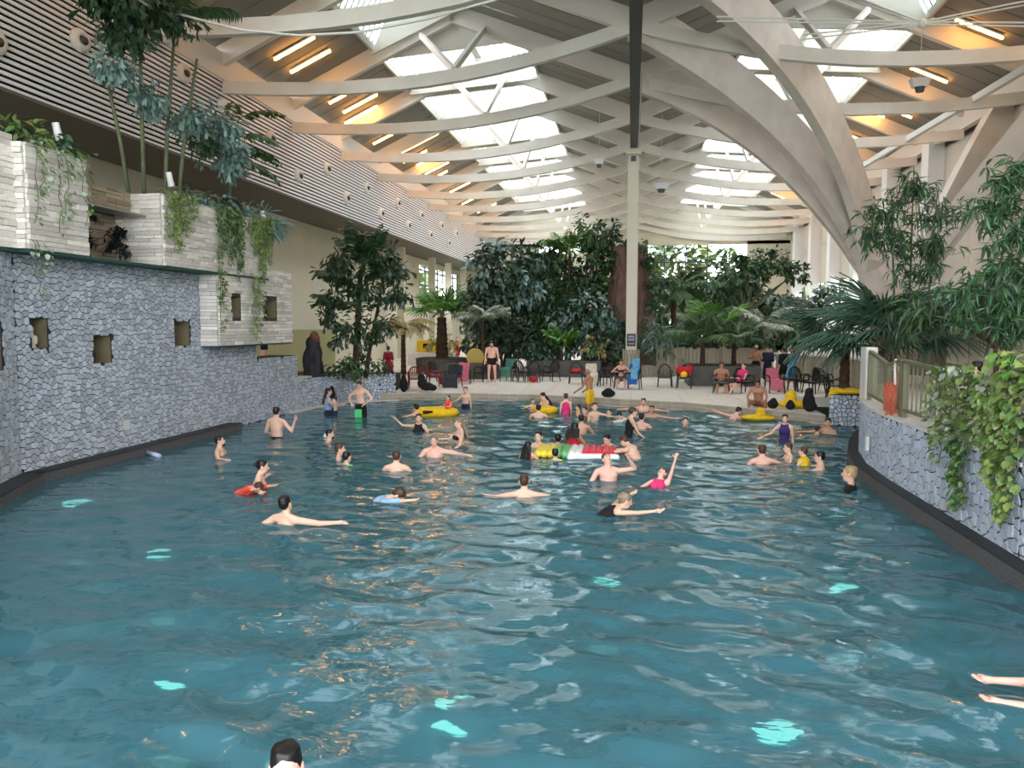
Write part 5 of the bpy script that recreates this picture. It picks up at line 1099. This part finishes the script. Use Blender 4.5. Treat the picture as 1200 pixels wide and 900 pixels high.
def person(label, X, Y, top, yaw, H=1.74, skin='l', hair=('short', 'dark'), suit=(), L=UNDER, Rr=None, lean=0, side=0, head=(0, 0), fem=False, g=1.0, legs='stand', floor=None, vox=.02, tilt=0, beard=False, belly=0, kid=False, fingers=True, extra=()):
    Rr = Rr or L; s = H/1.74; hs = s*(1.28 if kid else 1.0); W = g*(.9 if fem else 1)
    ya = Matrix.Rotation(radians(yaw), 3, 'Z'); TI = Matrix.Rotation(radians(-tilt), 3, 'X')      # tilt forward about x
    T = Matrix.Rotation(radians(-lean), 3, 'X') @ Matrix.Rotation(radians(side), 3, 'Y')
    tor = lambda x, y, z: T @ V3(x*s, y*s, z*s)
    HDR = T @ Matrix.Rotation(radians(head[0]), 3, 'Z') @ Matrix.Rotation(radians(head[1]), 3, 'X')
    nk = tor(0, .005, .565); hc = nk+HDR @ V3(0, .02*hs, .108*hs)
    hd = lambda x, y, z: hc+HDR @ V3(x*hs, y*hs, z*hs)
    G = ya @ TI
    crown_ = hc+V3(0, 0, .112*hs)
    off = V3(X, Y, top-.112*hs)-G @ hc                       # head centre fixes the figure
    px = lambda p: G @ p+off
    pel_z = off.z
    shw = (.165 if fem else .19)*(1 if not kid else .92)
    # arms
    arms = []
    for sg, (u, f) in ((-1, L), (1, Rr)):
        sh = tor(sg*shw*W**.5, -.005, .465); dv = lambda q: V3(q[0]*sg, q[1], q[2]).normalized()
        el = sh+dv(u)*.29*s; wr = el+dv(f)*.245*s; arms.append((sg, sh, el, wr, dv(f)))
    # legs
    fl = (pool_floor(Y) if floor is None else floor)
    avail = (pel_z-.03*s-fl-.05*s); full = .86*s
    lg_ = []
    for sg in (-1, 1):
        hp = V3(sg*.09*s, 0, -.03*s)
        if legs == 'stand':
            q = max(.25, min(1, avail/full)); a = acos(q); th = V3(sg*.06, sin(a), -cos(a)); sn = V3(sg*.02, -sin(a), -cos(a))
        elif legs == 'walk': a = .16*sg; th = V3(sg*.05, sin(a), -cos(a)); sn = V3(sg*.02, sin(a)*.6-.08, -cos(a))
        elif legs == 'sit': th = V3(sg*.14, 1, -.05); sn = V3(sg*.02, .12, -1)
        elif legs == 'recline': th = V3(sg*.1, 1, .02); sn = V3(sg*.05, .75, -.75)
        elif legs == 'squat': th = V3(sg*.35, .9, .25); sn = V3(sg*.02, -.55, -1)
        elif legs == 'swim': th = V3(sg*.12, 0, -1); sn = V3(sg*.1, -.1, -1)
        elif legs == 'lap': th = V3(sg*.35, .9, -.2); sn = V3(sg*.1, -.1, -1)
        kn = hp+th.normalized()*.43*s; an = kn+sn.normalized()*.41*s; lg_.append((sg, hp, kn, an, sn.normalized()))
    def torso(mb, i=0., a=1, parts='pac'):
        e = lambda c, r: mb.ell(px(tor(*c)), [(v+i/s)*s for v in r], G @ T)
        if 'p' in parts: e((0, 0, .02), ((.172 if fem else .16)*g, .115*g, .13))
        if 'a' in parts: e((0, .004+belly*.3, .18), ((.128 if fem else .142)*W, .10*W+belly, .16))
        if 'c' in parts:
            e((0, 0, .35), (.158*W, .112*W, .18))
            if fem:
                for sg in (-1, 1): e((sg*.07, .095, .345), (.06, .05, .06))
            else:
                for sg in (-1, 1): e((sg*.075, .06, .40), (.085, .055, .06))
    body = MB(); torso(body)
    body.caps(px(tor(-shw*.82*W**.5, -.012, .47)), .058*s, px(tor(shw*.82*W**.5, -.012, .47)), .058*s)
    body.caps(px(tor(0, -.008, .47)), .064*s, px(nk+V3(0, 0, .02*s)), (.048 if fem else .056)*s)
    for sg in (-1, 1): body.caps(px(tor(sg*.035, -.022, .53)), .042*s, px(tor(sg*shw*.75*W**.5, -.015, .482)), .05*s)
    body.ell(px(hd(0, -.004, .012)), (.074*hs, .092*hs, .103*hs), G @ HDR); body.ell(px(hd(0, .03, -.055)), (.054*hs, .058*hs, .06*hs), G @ HDR)
    for sg, sh, el, wr, fd in arms:
        k = (.85 if fem else 1)*g**.5
        body.caps(px(sh), .052*s*k, px(el), .038*s*k); body.caps(px(el), .038*s*k, px(wr), .026*s*k)
        body.caps(px(wr), .026*s, px(wr+fd*.06*s), .033*s)
    for sg, hp, kn, an, sn in lg_:
        body.caps(px(hp), .088*s*g**.5, px(kn), .055*s); body.caps(px(kn), .054*s, px(kn.lerp(an, .35)+V3(0, -.012*s, 0)), .052*s); body.caps(px(kn.lerp(an, .35)), .05*s, px(an), .036*s)
        ft = V3(0, 1, -.12) if legs != 'swim' else V3(0, .1, -1)
        body.caps(px(an+V3(0, -.02*s, -.03*s)), .036*s, px(an+ft.normalized()*.15*s+V3(0, 0, -.03*s)), .027*s)
    root = thing('person', label, 'person', (off.x, off.y, pel_z), None)
    o = body.build('body', SK[skin], None, True); remesh(o, vox*max(.62, s), 2); o.name = 'body'; setp(o, root)
    # fingers, ears, nose, eyes and mouth join the body mesh once it is skinned
    ex = MB()
    if fingers:
        for sg, sh, el, wr, fd in arms:
            pal = wr+fd*.07*s; upv = V3(0, 0, 1) if abs(fd.z) < .8 else V3(0, 1, 0); sd = fd.cross(upv).normalized(); nn = sd.cross(fd).normalized()
            for j, (o_, ln) in enumerate(((-.028, .062), (-.009, .078), (.010, .074), (.028, .058))):
                b0 = pal+sd*o_*s; b1 = b0+(fd+sd*o_*2.5-nn*.18).normalized()*ln*.55*s; b2 = b1+(fd-nn*.55).normalized()*ln*.5*s
                ex.tube([px(b0), px(b1), px(b2)], [.0105*s, .0095*s, .007*s], 6)
            t0 = wr+fd*.03*s+sd*(-.03*s); t1 = t0+(fd*.55-sd*.9).normalized()*.038*s; t2 = t1+(fd-sd*.25).normalized()*.034*s
            ex.tube([px(t0), px(t1), px(t2)], [.012*s, .011*s, .008*s], 6)
    for sg in (-1, 1):
        ex.ell(px(hd(sg*.076, -.008, -.004)), (.012*hs, .022*hs, .032*hs), G @ HDR, 8, 6)
        ex.ell(px(hd(sg*.03, .083, .016)), (.012*hs, .007*hs, .0055*hs), G @ HDR, 8, 5, 1)
        ex.ell(px(hd(sg*.031, .083, .037)), (.018*hs, .008*hs, .004*hs), G @ HDR, 8, 5, 1)
    ex.ell(px(hd(0, .09, -.014)), (.013*hs, .018*hs, .024*hs), G @ HDR, 8, 6); ex.ell(px(hd(0, .083, -.058)), (.022*hs, .012*hs, .007*hs), G @ HDR, 8, 5, 2)
    FINISH.append((o, ex, SK[skin]))
    # hair
    st, hcol = hair
    if st != 'none':
        h = MB(); E_ = lambda c, r: h.ell(px(hd(*c)), [v*hs for v in r], G @ HDR)
        if st == 'bald': E_((0, -.03, -.005), (.08, .075, .06))
        else:
            E_((0, -.018, .034), (.082, .094, .092)); E_((0, -.047, .0), (.071, .056, .068))
            for k in range(10):
                a = k*2.4; E_((.046*cos(a), -.02+.055*sin(a), .092+.012*sin(k*3.1)), (.03, .032, .024))
        if st == 'bun': E_((0, -.11, .03), (.045, .045, .045))
        if st in ('long', 'braids'):
            n = 5 if st == 'long' else 7; kr = 1 if st == 'long' else .6
            for k in range(n):
                x = (k-(n-1)/2)*.03
                h.caps(px(hd(x*1.4, -.07, -.02)), .034*hs*kr, px(tor(x*2.0, -.13, .42-.03*(k % 2))), .026*s*kr)
                h.caps(px(tor(x*2.0, -.13, .42-.03*(k % 2))), .026*s*kr, px(tor(x*2.3, -.15, .26+.04*(k % 3))), .012*s)
        if st == 'pony': E_((0, -.1, .02), (.035, .04, .04)); h.caps(px(hd(0, -.12, 0)), .03*hs, px(hd(0, -.13, -.16)), .014*hs)
        if st == 'topknot': E_((0, -.02, .15), (.045, .05, .04)); E_((0, -.02, .12), (.075, .08, .02))
        if beard: E_((0, .055, -.085), (.05, .045, .04)); 
        o = h.build('hair', HR[hcol], None, True); remesh(o, .013 if vox < .015 else .018, 5 if vox < .015 else 2); setp(o, root)
    # clothing
    for kind, cname in suit:
        m = MB(); cm = col(cname)
        if kind in ('shorts', 'trunks', 'onepiece', 'bikini', 'dress'):
            torso(m, .011, parts='p')
            if kind == 'shorts':
                for sg, hp, kn, an, sn in lg_: m.caps(px(hp), .1*s*g**.5, px(hp.lerp(kn, .6)), .082*s*g**.5)
            if kind == 'trunks':
                for sg, hp, kn, an, sn in lg_: m.caps(px(hp), .098*s*g**.5, px(hp.lerp(kn, .28)), .09*s*g**.5)
            if kind == 'dress':
                for sg, hp, kn, an, sn in lg_: m.caps(px(hp), .11*s, px(hp.lerp(kn, .9)), .12*s)
        if kind in ('onepiece', 'dress', 'shirt', 'vest', 'coat'): torso(m, .011 if kind in ('onepiece', 'shirt', 'dress') else .04, parts='ac')
        if kind == 'onepiece':
            for sg in (-1, 1): m.tube([px(tor(sg*.08, .1, .42)), px(tor(sg*.095, .03, .54)), px(tor(sg*.07, -.1, .42))], .016*s, 6)
        if kind == 'bikini':
            for sg in (-1, 1): m.ell(px(tor(sg*.07, .1, .345)), (.066*s, .056*s, .06*s), G @ T)
            m.ell(px(tor(0, 0, .335)), (.168*W*s, .122*W*s, .03*s), G @ T)
        if kind in ('shirt', 'coat', 'vest'):
            i = .012 if kind == 'shirt' else .03
            m.caps(px(tor(-shw*.8, -.01, .465)), (.06+i)*s, px(tor(shw*.8, -.01, .465)), (.06+i)*s)
            if kind != 'vest':
                for sg, sh, el, wr, fd in arms: m.caps(px(sh), (.055+i)*s, px(el), (.045+i)*s)
        if kind == 'trousers':
            torso(m, .014, parts='p')
            for sg, hp, kn, an, sn in lg_: m.caps(px(hp), .1*s, px(kn), .07*s); m.caps(px(kn), .07*s, px(kn.lerp(an, .55)), .06*s)
        if kind == 'armband':
            for sg, sh, el, wr, fd in arms: m.caps(px(sh.lerp(el, .35)), .075*s, px(sh.lerp(el, .85)), .075*s)
        if kind == 'hat': m.ell(px(hd(0, -.01, .08)), (.09*hs, .105*hs, .06*hs), G @ HDR); m.ell(px(hd(0, -.01, .055)), (.12*hs, .135*hs, .016*hs), G @ HDR)
        nm = {'onepiece': 'swimsuit', 'bikini': 'bikini', 'shorts': 'swim_shorts', 'trunks': 'swim_trunks', 'shirt': 'shirt', 'vest': 'vest', 'dress': 'dress', 'coat': 'coat', 'trousers': 'trousers', 'armband': 'armbands', 'hat': 'hat'}[kind]
        o = m.build(nm, cm, None, True); remesh(o, .018*max(.65, s) if vox > .014 else .012, 2); setp(o, root)
    return root
FINISH = []
def finish():
    flush()
    for o, ex, sk in FINISH:
        bm = bmesh.new(); bm.from_mesh(o.data); me2 = ex.mesh('x', [sk, EYE, LIP], True)
        n0 = len(bm.faces); bm.from_mesh(me2); me = bpy.data.meshes.new('body'); bm.to_mesh(me); bm.free()
        for m in (sk, EYE, LIP): me.materials.append(m)
        me.polygons.foreach_set('use_smooth', [True]*len(me.polygons)); o.data = me
P_ = person; S = lambda *a: tuple(a)
UP = ((.25, .1, 1), (.05, .05, 1)); BL = [('trunks', 'black')]; SH = [('shorts', 'black')]
# ---- left side of the pool
P_('bearded dark-haired man in the water looking right near the left wall', -8.49, 14.84, .40, -75, hair=('short', 'dark'), beard=True, suit=[S('shorts', 'navy')], L=UNDER, Rr=((.9, .3, -.35), (.6, .7, .05)), head=(0, 8), vox=.016)
P_('broad bare-backed man seen from behind raising his right hand, by the left wall', -8.47, 17.44, .73, -12, H=1.84, hair=('short', 'dark'), suit=[S('shorts', 'black')], L=((.4, .1, -.9), (.0, .7, -.3)), Rr=((.55, .25, -.75), (.25, .15, .95)), g=1.08, vox=.016)
P_('woman with a hair bun and red bikini, arms stretched wide at left', -6.05, 11.9, .47, -70, fem=True, hair=('bun', 'dark'), suit=[S('bikini', 'red')], L=((.9, -.1, -.35), (.8, .3, .12)), Rr=((.9, .1, -.35), (.95, .25, .1)), lean=8, vox=.015)
P_('child in an orange swim top floating beside the woman with the bun', -5.92, 11.45, .20, -115, H=1.15, kid=True, hair=('short', 'brown'), suit=[S('shirt', 'orange'), S('shorts', 'orange')], L=((.2, .2, 1), (.1, .2, 1)), tilt=68, legs='swim', vox=.015)
P_('man seen from behind pointing to the right with a long straight arm', -4.64, 9.75, .40, -14, H=1.80, hair=('short', 'dark'), suit=[S('shorts', 'black')], L=((.8, -.25, -.5), (.2, .8, -.3)), Rr=((1, .32, -.12), (1, .22, .1)), lean=-12, vox=.011)
P_('dark-haired head with beard looking right, left of the boys in the pool', -6.94, 16.99, .28, -85, hair=('short', 'dark'), beard=True, suit=BL, floor=-1.5)
P_('boy with short brown hair looking right, beside the child in green', -5.81, 14.73, .32, -70, H=1.45, kid=True, hair=('short', 'brown'), suit=BL)
P_('dark-haired child in a bright green top seen from behind', -5.46, 14.21, .25, -30, H=1.3, kid=True, hair=('short', 'dark'), suit=[S('shirt', 'green')], L=((.9, .3, -.3), (.6, .6, .1)))
P_('bare-shouldered man with cropped hair seen from behind, left of the middle', -4.32, 13.76, .37, 5, hair=('short', 'brown'), suit=BL, L=UNDER)
P_('boy swimming to the right with one arm stretched behind him', -3.58, 11.45, .18, -85, H=1.5, kid=True, hair=('short', 'brown'), suit=[S('shirt', 'lblue')], L=((.35, -.15, -1), (.25, -.25, -1)), Rr=((.2, .4, 1), (.1, .4, 1)), tilt=62, legs='swim', vox=.015)
P_('man in black shorts with a green print standing at the left pool edge', -7.89, 21.6, 1.06, 172, H=1.74, hair=('short', 'brown'), suit=[S('shorts', 'black')], L=((.75, .1, -.8), (-.65, .55, -.55)), head=(0, -22), floor=-.68)
tag(piece('shorts_print', col('green'), None, (-7.87, 21.43, .1), (.2, .05, .3)), 'bright green print and cloth on the front of the black shorts', 'cloth')
P_('woman in a pale blue top standing against the back planter wall', -9.05, 22.1, .80, -60, fem=True, hair=('long', 'dark'), suit=[S('shirt', 'lblue'), S('trunks', 'navy')], L=HOLD)
P_('toddler held by the woman in the pale blue top', -8.72, 21.75, .56, 110, H=.95, kid=True, hair=('short', 'brown'), suit=[S('shorts', 'navy')], L=((.4, .8, .3), (.1, .9, .5)), floor=-.5)
P_('thin boy standing alone in shallow water left of the middle', -5.3, 24.35, .70, 185, H=1.3, kid=True, hair=('short', 'dark'), suit=[S('shorts', 'navy')], L=DOWN, Rr=((.5, .5, -.6), (.7, .4, -.2)))
P_('woman with dark hair pushing the yellow inflatable boat', -6.3, 22.0, .38, 60, fem=True, hair=('short', 'dark'), suit=[S('onepiece', 'black')], L=FWD)
P_('laughing woman in black swimsuit with one hand raised to her head', -5.36, 18.99, .44, 175, fem=True, hair=('pony', 'dark'), suit=[S('onepiece', 'black')], L=UNDER, Rr=((.8, .1, .05), (.6, .4, .7)), head=(15, 5))
P_('small child in an orange vest on the yellow inflatable boat', -5.42, 22.45, .60, 150, H=.95, kid=True, hair=('short', 'brown'), suit=[S('vest', 'orange')], L=HOLD, legs='lap')
P_('woman in black bikini with long wet hair turned to the left', -3.82, 16.83, .62, 120, fem=True, hair=('long', 'wet'), suit=[S('bikini', 'black')], L=((.4, .3, -.8), (.1, .8, -.5)), Rr=((.5, .5, -.6), (.3, .9, 0)))
P_('grey-haired broad man smiling at the camera in the water', -4.0, 15.32, .43, 178, g=1.15, skin='p', hair=('short', 'grey'), suit=BL, L=WIDE, Rr=UNDER)
P_('man with cropped hair seen from behind in the middle, arms under water', -1.67, 12.05, .33, 8, hair=('short', 'brown'), suit=BL, L=((1, .2, -.2), (.9, .5, .02)), vox=.014)
P_('blond woman in black swimsuit swimming to the right', -.05, 11.1, .29, -75, fem=True, hair=('bun', 'wet'), suit=[S('onepiece', 'black')], L=((.8, .1, .5), (.5, .2, .9)), Rr=((.6, .3, .8), (.3, .35, 1)), tilt=62, legs='swim', head=(0, 40), vox=.014)
P_('man leaning his head back with an elbow lifted, right of the middle', -.4, 13.48, .47, 195, hair=('short', 'brown'), skin='p', suit=SH, Rr=UNDER, L=((.9, .35, .2), (-.5, .4, .75)), head=(10, 30), lean=-10, vox=.015)
P_('swimmer in a pink suit lying back with one arm straight up', .55, 13.34, .27, 160, H=1.6, fem=True, hair=('short', 'brown'), skin='p', suit=[S('onepiece', 'pink')], L=((.1, .05, 1), (.05, .02, 1)), Rr=UNDER, tilt=-40, head=(0, 20), legs='swim')
# ---- group around the striped air mattress
P_('girl with long black hair seen from behind at the left end of the air mattress', -2.05, 15.42, .35, -20, H=1.5, fem=True, hair=('long', 'dark'), suit=[S('onepiece', 'orange')])
P_('boy facing the camera behind the yellow end of the air mattress', -2.01, 16.8, .36, 165, H=1.45, kid=True, hair=('short', 'dark'), suit=BL)
P_('child with a black head resting on the yellow end of the air mattress', -1.5, 15.38, .22, 20, H=1.2, kid=True, hair=('short', 'dark'), suit=[S('shirt', 'yellow')])
P_('woman with long dark braids and topknot in a red swimsuit behind the air mattress', -1.2, 16.85, .56, -20, fem=True, hair=('braids', 'dark'), suit=[S('onepiece', 'red')], skin='t', L=HOLD, lean=12)
P_('black-haired swimmer just left of the woman with braids', -1.62, 17.31, .24, 0, hair=('short', 'dark'), suit=BL, skin='m', floor=-1.6)
P_('boy with black hair leaning on the red end of the air mattress', -.5, 16.75, .34, 150, H=1.4, kid=True, hair=('short', 'dark'), suit=BL, L=FWD, lean=20)
P_('bare-backed man bending over the red end of the air mattress', -.12, 16.0, .42, 60, hair=('short', 'brown'), suit=BL, L=FWD, lean=38)
# ---- far middle group
P_('woman leaning on the yellow swim ring at the far edge', -2.75, 24.1, .57, 130, fem=True, hair=('long', 'dark'), suit=[S('bikini', 'orange')], L=HOLD, lean=18)
P_('small child with yellow armbands left of the yellow swim ring', -3.05, 24.0, .38, 200, H=1.0, kid=True, hair=('short', 'dark'), suit=[S('armband', 'yellow')], L=((.8, .3, -.3), (.6, .6, 0)))
P_('bare-shouldered swimmer seen from behind in front of the yellow swim ring', -2.67, 22.34, .38, 0, hair=('short', 'dark'), suit=BL)
P_('girl in a pink swimsuit seen from behind in the shallows', -1.95, 23.33, .63, 5, H=1.3, kid=True, hair=('short', 'brown'), suit=[S('onepiece', 'pink')], L=DOWN)
P_('older tanned man standing high in the shallows holding yellow armbands', -1.4, 25.2, 1.28, 60, H=1.78, skin='t', hair=('bald', 'grey'), suit=[S('shorts', 'yellow')], L=((.2, .3, -.9), (.0, .8, -.5)), lean=6, floor=-.5)
P_('child in yellow armbands right in front of the tanned standing man', -1.55, 22.95, .33, 100, H=1.05, kid=True, hair=('short', 'dark'), suit=[S('armband', 'yellow')], L=WIDE)
P_('brown-haired girl low in the water, first right of the child in armbands', -1.3, 22.0, .37, 150, H=1.35, kid=True, hair=('short', 'brown'), skin='p', suit=[S('onepiece', 'brown')])
P_('bare boy stretching his arm to the right in the far group', -1.0, 21.79, .51, 190, H=1.45, kid=True, hair=('short', 'brown'), suit=[S('shorts', 'brown')], L=((1, .2, -.2), (1, .2, -.15)), Rr=DOWN)
P_('bare-backed boy seen from behind in front of the far group', -1.21, 19.16, .47, 5, H=1.6, skin='m', hair=('short', 'dark'), suit=BL)
P_('two-tone-haired child head low in the far group, left of the lying swimmer', -.62, 22.4, .27, 170, H=1.3, kid=True, hair=('short', 'brown'), suit=[S('shirt', 'maroon')])
P_('swimmer in a white shirt leaning left in the far group', -.3, 21.69, .27, 80, H=1.5, hair=('short', 'dark'), suit=[S('shirt', 'white')], L=FWD, lean=35)
P_('red-brown-haired swimmer bending low beside the woman in black', -.02, 21.0, .24, 110, H=1.55, hair=('short', 'brown'), suit=[S('shirt', 'lblue')], lean=40)
P_('man with dark hair at the far edge with his arm round a child', .4, 24.3, .42, 170, hair=('short', 'dark'), skin='p', suit=BL, L=WIDE)
P_('man facing the camera right of the far group', .62, 22.85, .35, 175, hair=('short', 'brown'), skin='m', suit=BL, L=WIDE)
P_('woman in a black swimsuit standing waist-deep turned right', .07, 18.77, .72, -70, fem=True, hair=('bun', 'brown'), suit=[S('onepiece', 'black')], L=((.2, .35, -.9), (.1, .7, -.6)), lean=10)
P_('dark-haired swimmer seen from behind right of the woman in black', .3, 20.5, .39, -20, hair=('short', 'dark'), suit=BL, skin='p')
P_('lone child head far right of the middle group', 1.44, 20.7, .27, 180, H=1.4, kid=True, hair=('short', 'brown'), suit=BL)
# ---- right side
P_('girl in a purple swimsuit standing waist-deep at the right', 3.57, 18.62, .63, 165, H=1.55, fem=True, hair=('pony', 'dark'), suit=[S('onepiece', 'purple')], L=DOWN, Rr=((.6, .3, -.6), (.7, .5, -.3)))
P_('pale man with cropped hair seen from behind at the right', 2.56, 15.54, .37, 10, skin='p', hair=('short', 'brown'), suit=BL, Rr=((.9, .5, -.3), (.6, .9, 0)))
P_('child in a yellow life vest at the right', 3.33, 15.5, .35, 60, H=1.15, kid=True, hair=('short', 'brown'), suit=[S('vest', 'yellow')], L=HOLD)
P_('face of a child just behind the yellow life vest', 3.12, 15.9, .36, 100, H=1.2, kid=True, hair=('short', 'brown'), suit=BL)
P_('dark-haired man in profile facing left beside the yellow life vest', 3.55, 15.15, .33, 80, hair=('short', 'dark'), suit=[S('shorts', 'char')], L=FWD)
P_('woman in a black bikini hugging a child by the grey block', 4.85, 19.94, .40, 165, fem=True, hair=('bun', 'dark'), skin='m', suit=[S('bikini', 'black')], L=HOLD, Rr=WIDE)
P_('child in the arms of the woman by the grey block', 4.6, 19.85, .22, -60, H=1.1, kid=True, hair=('short', 'brown'), suit=[S('shorts', 'brown')])
P_('wet-haired boy in a black top at the foot of the right wall', 3.6, 13.3, .39, 70, H=1.6, kid=True, hair=('short', 'blond'), suit=[S('shirt', 'black')], L=((.9, .3, -.35), (.9, .5, .0)), vox=.014)
P_('man in the water pushing the yellow float towards the crouching man', 3.1, 22.9, .33, -60, skin='p', hair=('short', 'dark'), suit=BL, L=((1, -.4, .2), (1, -.2, .25)), Rr=FWD, lean=30)
P_('man crouching on the pool edge over the yellow float', 3.75, 23.75, 1.08, 165, skin='t', hair=('short', 'dark'), suit=[S('trunks', 'brown')], L=((.3, .6, -.75), (-.2, .5, -.9)), legs='squat', lean=25, floor=DK)
# ---- on the deck
P_('big bare-chested man in black trunks standing on the deck', -5.81, 31.87, 2.01, 178, H=1.76, g=1.22, belly=.03, skin='p', hair=('short', 'dark'), beard=True, suit=[S('trunks', 'black')], L=((.22, .05, -1), (.08, .12, -1)), head=(0, -20), legs='walk', floor=DK)
P_('woman in a bikini sitting with bent legs left of the centre column', -.37, 29.95, 1.38, 178, fem=True, skin='m', hair=('short', 'brown'), suit=[S('bikini', 'char')], L=((.8, .1, -.7), (-.6, .75, .1)), legs='sit', lean=14, floor=DK)
P_('bare-chested man seated with crossed arms by the square planter', 3.25, 28.7, 1.36, 175, skin='t', hair=('short', 'brown'), suit=[S('trunks', 'navy')], L=FOLD, legs='sit', lean=6, floor=DK)
P_('woman reclining with a pink towel over her shoulders', 4.05, 28.85, 1.32, 130, fem=True, skin='p', hair=('short', 'dark'), suit=[S('onepiece', 'black'), S('vest', 'pink')], L=HOLD, legs='recline', lean=-18, floor=DK)
P_('bare man with a pale cap standing behind the chairs at right', 5.2, 33.58, 1.83, 170, skin='t', hair=('short', 'dark'), suit=[S('shorts', 'black'), S('hat', 'white')], L=FOLD, floor=DK, H=1.64)
P_('person in dark blue clothes standing right of the man with the cap', 5.65, 33.4, 1.78, 150, H=1.6, hair=('short', 'brown'), suit=[S('coat', 'navy'), S('trousers', 'navy')], L=DOWN, floor=DK)
P_('person wrapped in a blue towel among the chairs at right', 6.25, 31.6, 1.80, 160, H=1.6, fem=True, skin='t', hair=('short', 'brown'), suit=[S('dress', 'cyan'), S('shirt', 'cyan')], L=FOLD, floor=DK)
P_('person in dark clothes standing with bare legs by the low table', 5.75, 30.6, 1.84, 40, H=1.64, skin='m', hair=('short', 'dark'), suit=[S('coat', 'black'), S('shorts', 'black')], L=DOWN, floor=DK)
P_('woman in a dark pink dress standing left of the deck, back turned', -10.2, 31.5, 1.80, 20, H=1.6, fem=True, skin='t', hair=('short', 'dark'), suit=[S('dress', 'maroon'), S('shirt', 'maroon')], L=DOWN, floor=DK)
P_('distant walker in a dark red swimsuit in the left passage', -12.1, 49.6, 1.9, 180, H=1.66, fem=True, skin='p', hair=('short', 'blond'), suit=[S('onepiece', 'maroon')], L=DOWN, floor=DK)
P_('distant walker carrying a red towel in the left passage', -11.4, 49.7, 1.9, 180, H=1.66, skin='p', hair=('short', 'blond'), suit=[S('onepiece', 'red'), S('dress', 'red')], L=FOLD, floor=DK)
P_('man in a dark blue shirt leaning at the opening behind the lower stone box', -11.5, 22.95, 2.6, -90, H=1.7, hair=('short', 'brown'), suit=[S('shirt', 'navy')], L=((.2, .8, -.6), (.1, 1, -.1)), floor=.9)
P_('person in white sitting behind the railing on the right terrace', 5.3, 12.9, 2.16, 60, H=1.65, hair=('short', 'dark'), suit=[S('shirt', 'white'), S('shorts', 'char')], L=HOLD, legs='sit', floor=RH)
P_('person with a bald pink head sitting behind the vine on the terrace', 5.4, 11.0, 2.2, 80, H=1.7, skin='p', hair=('none', 'grey'), suit=[S('shirt', 'char')], L=HOLD, legs='sit', floor=RH)
for x, y, lab, rz in ((5.32, 12.75, 'black chair under the person in white on the terrace', 60), (5.42, 10.85, 'black chair under the bald person on the terrace', 80)):
    chair(lab, x, y, rz); c_ = COL.objects[-1]
# ---- nearest swimmers
P_('black-haired man whose forehead shows at the bottom edge of the photo', -1.72, 3.55, .575, 203, H=1.8, skin='p', hair=('short', 'dark'), suit=SH, L=UNDER, vox=.012)
P_('swimmer reaching in from the right edge, hands just above the water', 3.02, 5.86, .24, 78, H=1.78, skin='p', hair=('short', 'brown'), suit=SH, L=((.0, .42, 1), (-.12, .36, 1)), Rr=((.05, .36, 1), (-.2, .34, 1)), tilt=72, head=(0, 10), legs='swim', vox=.009)
finish()
# terrace chairs stand on the raised terrace floor
for o in list(COL.objects):
    if o.get('label', '').endswith('on the terrace') and o.get('category') == 'chair': o.location.z = RH
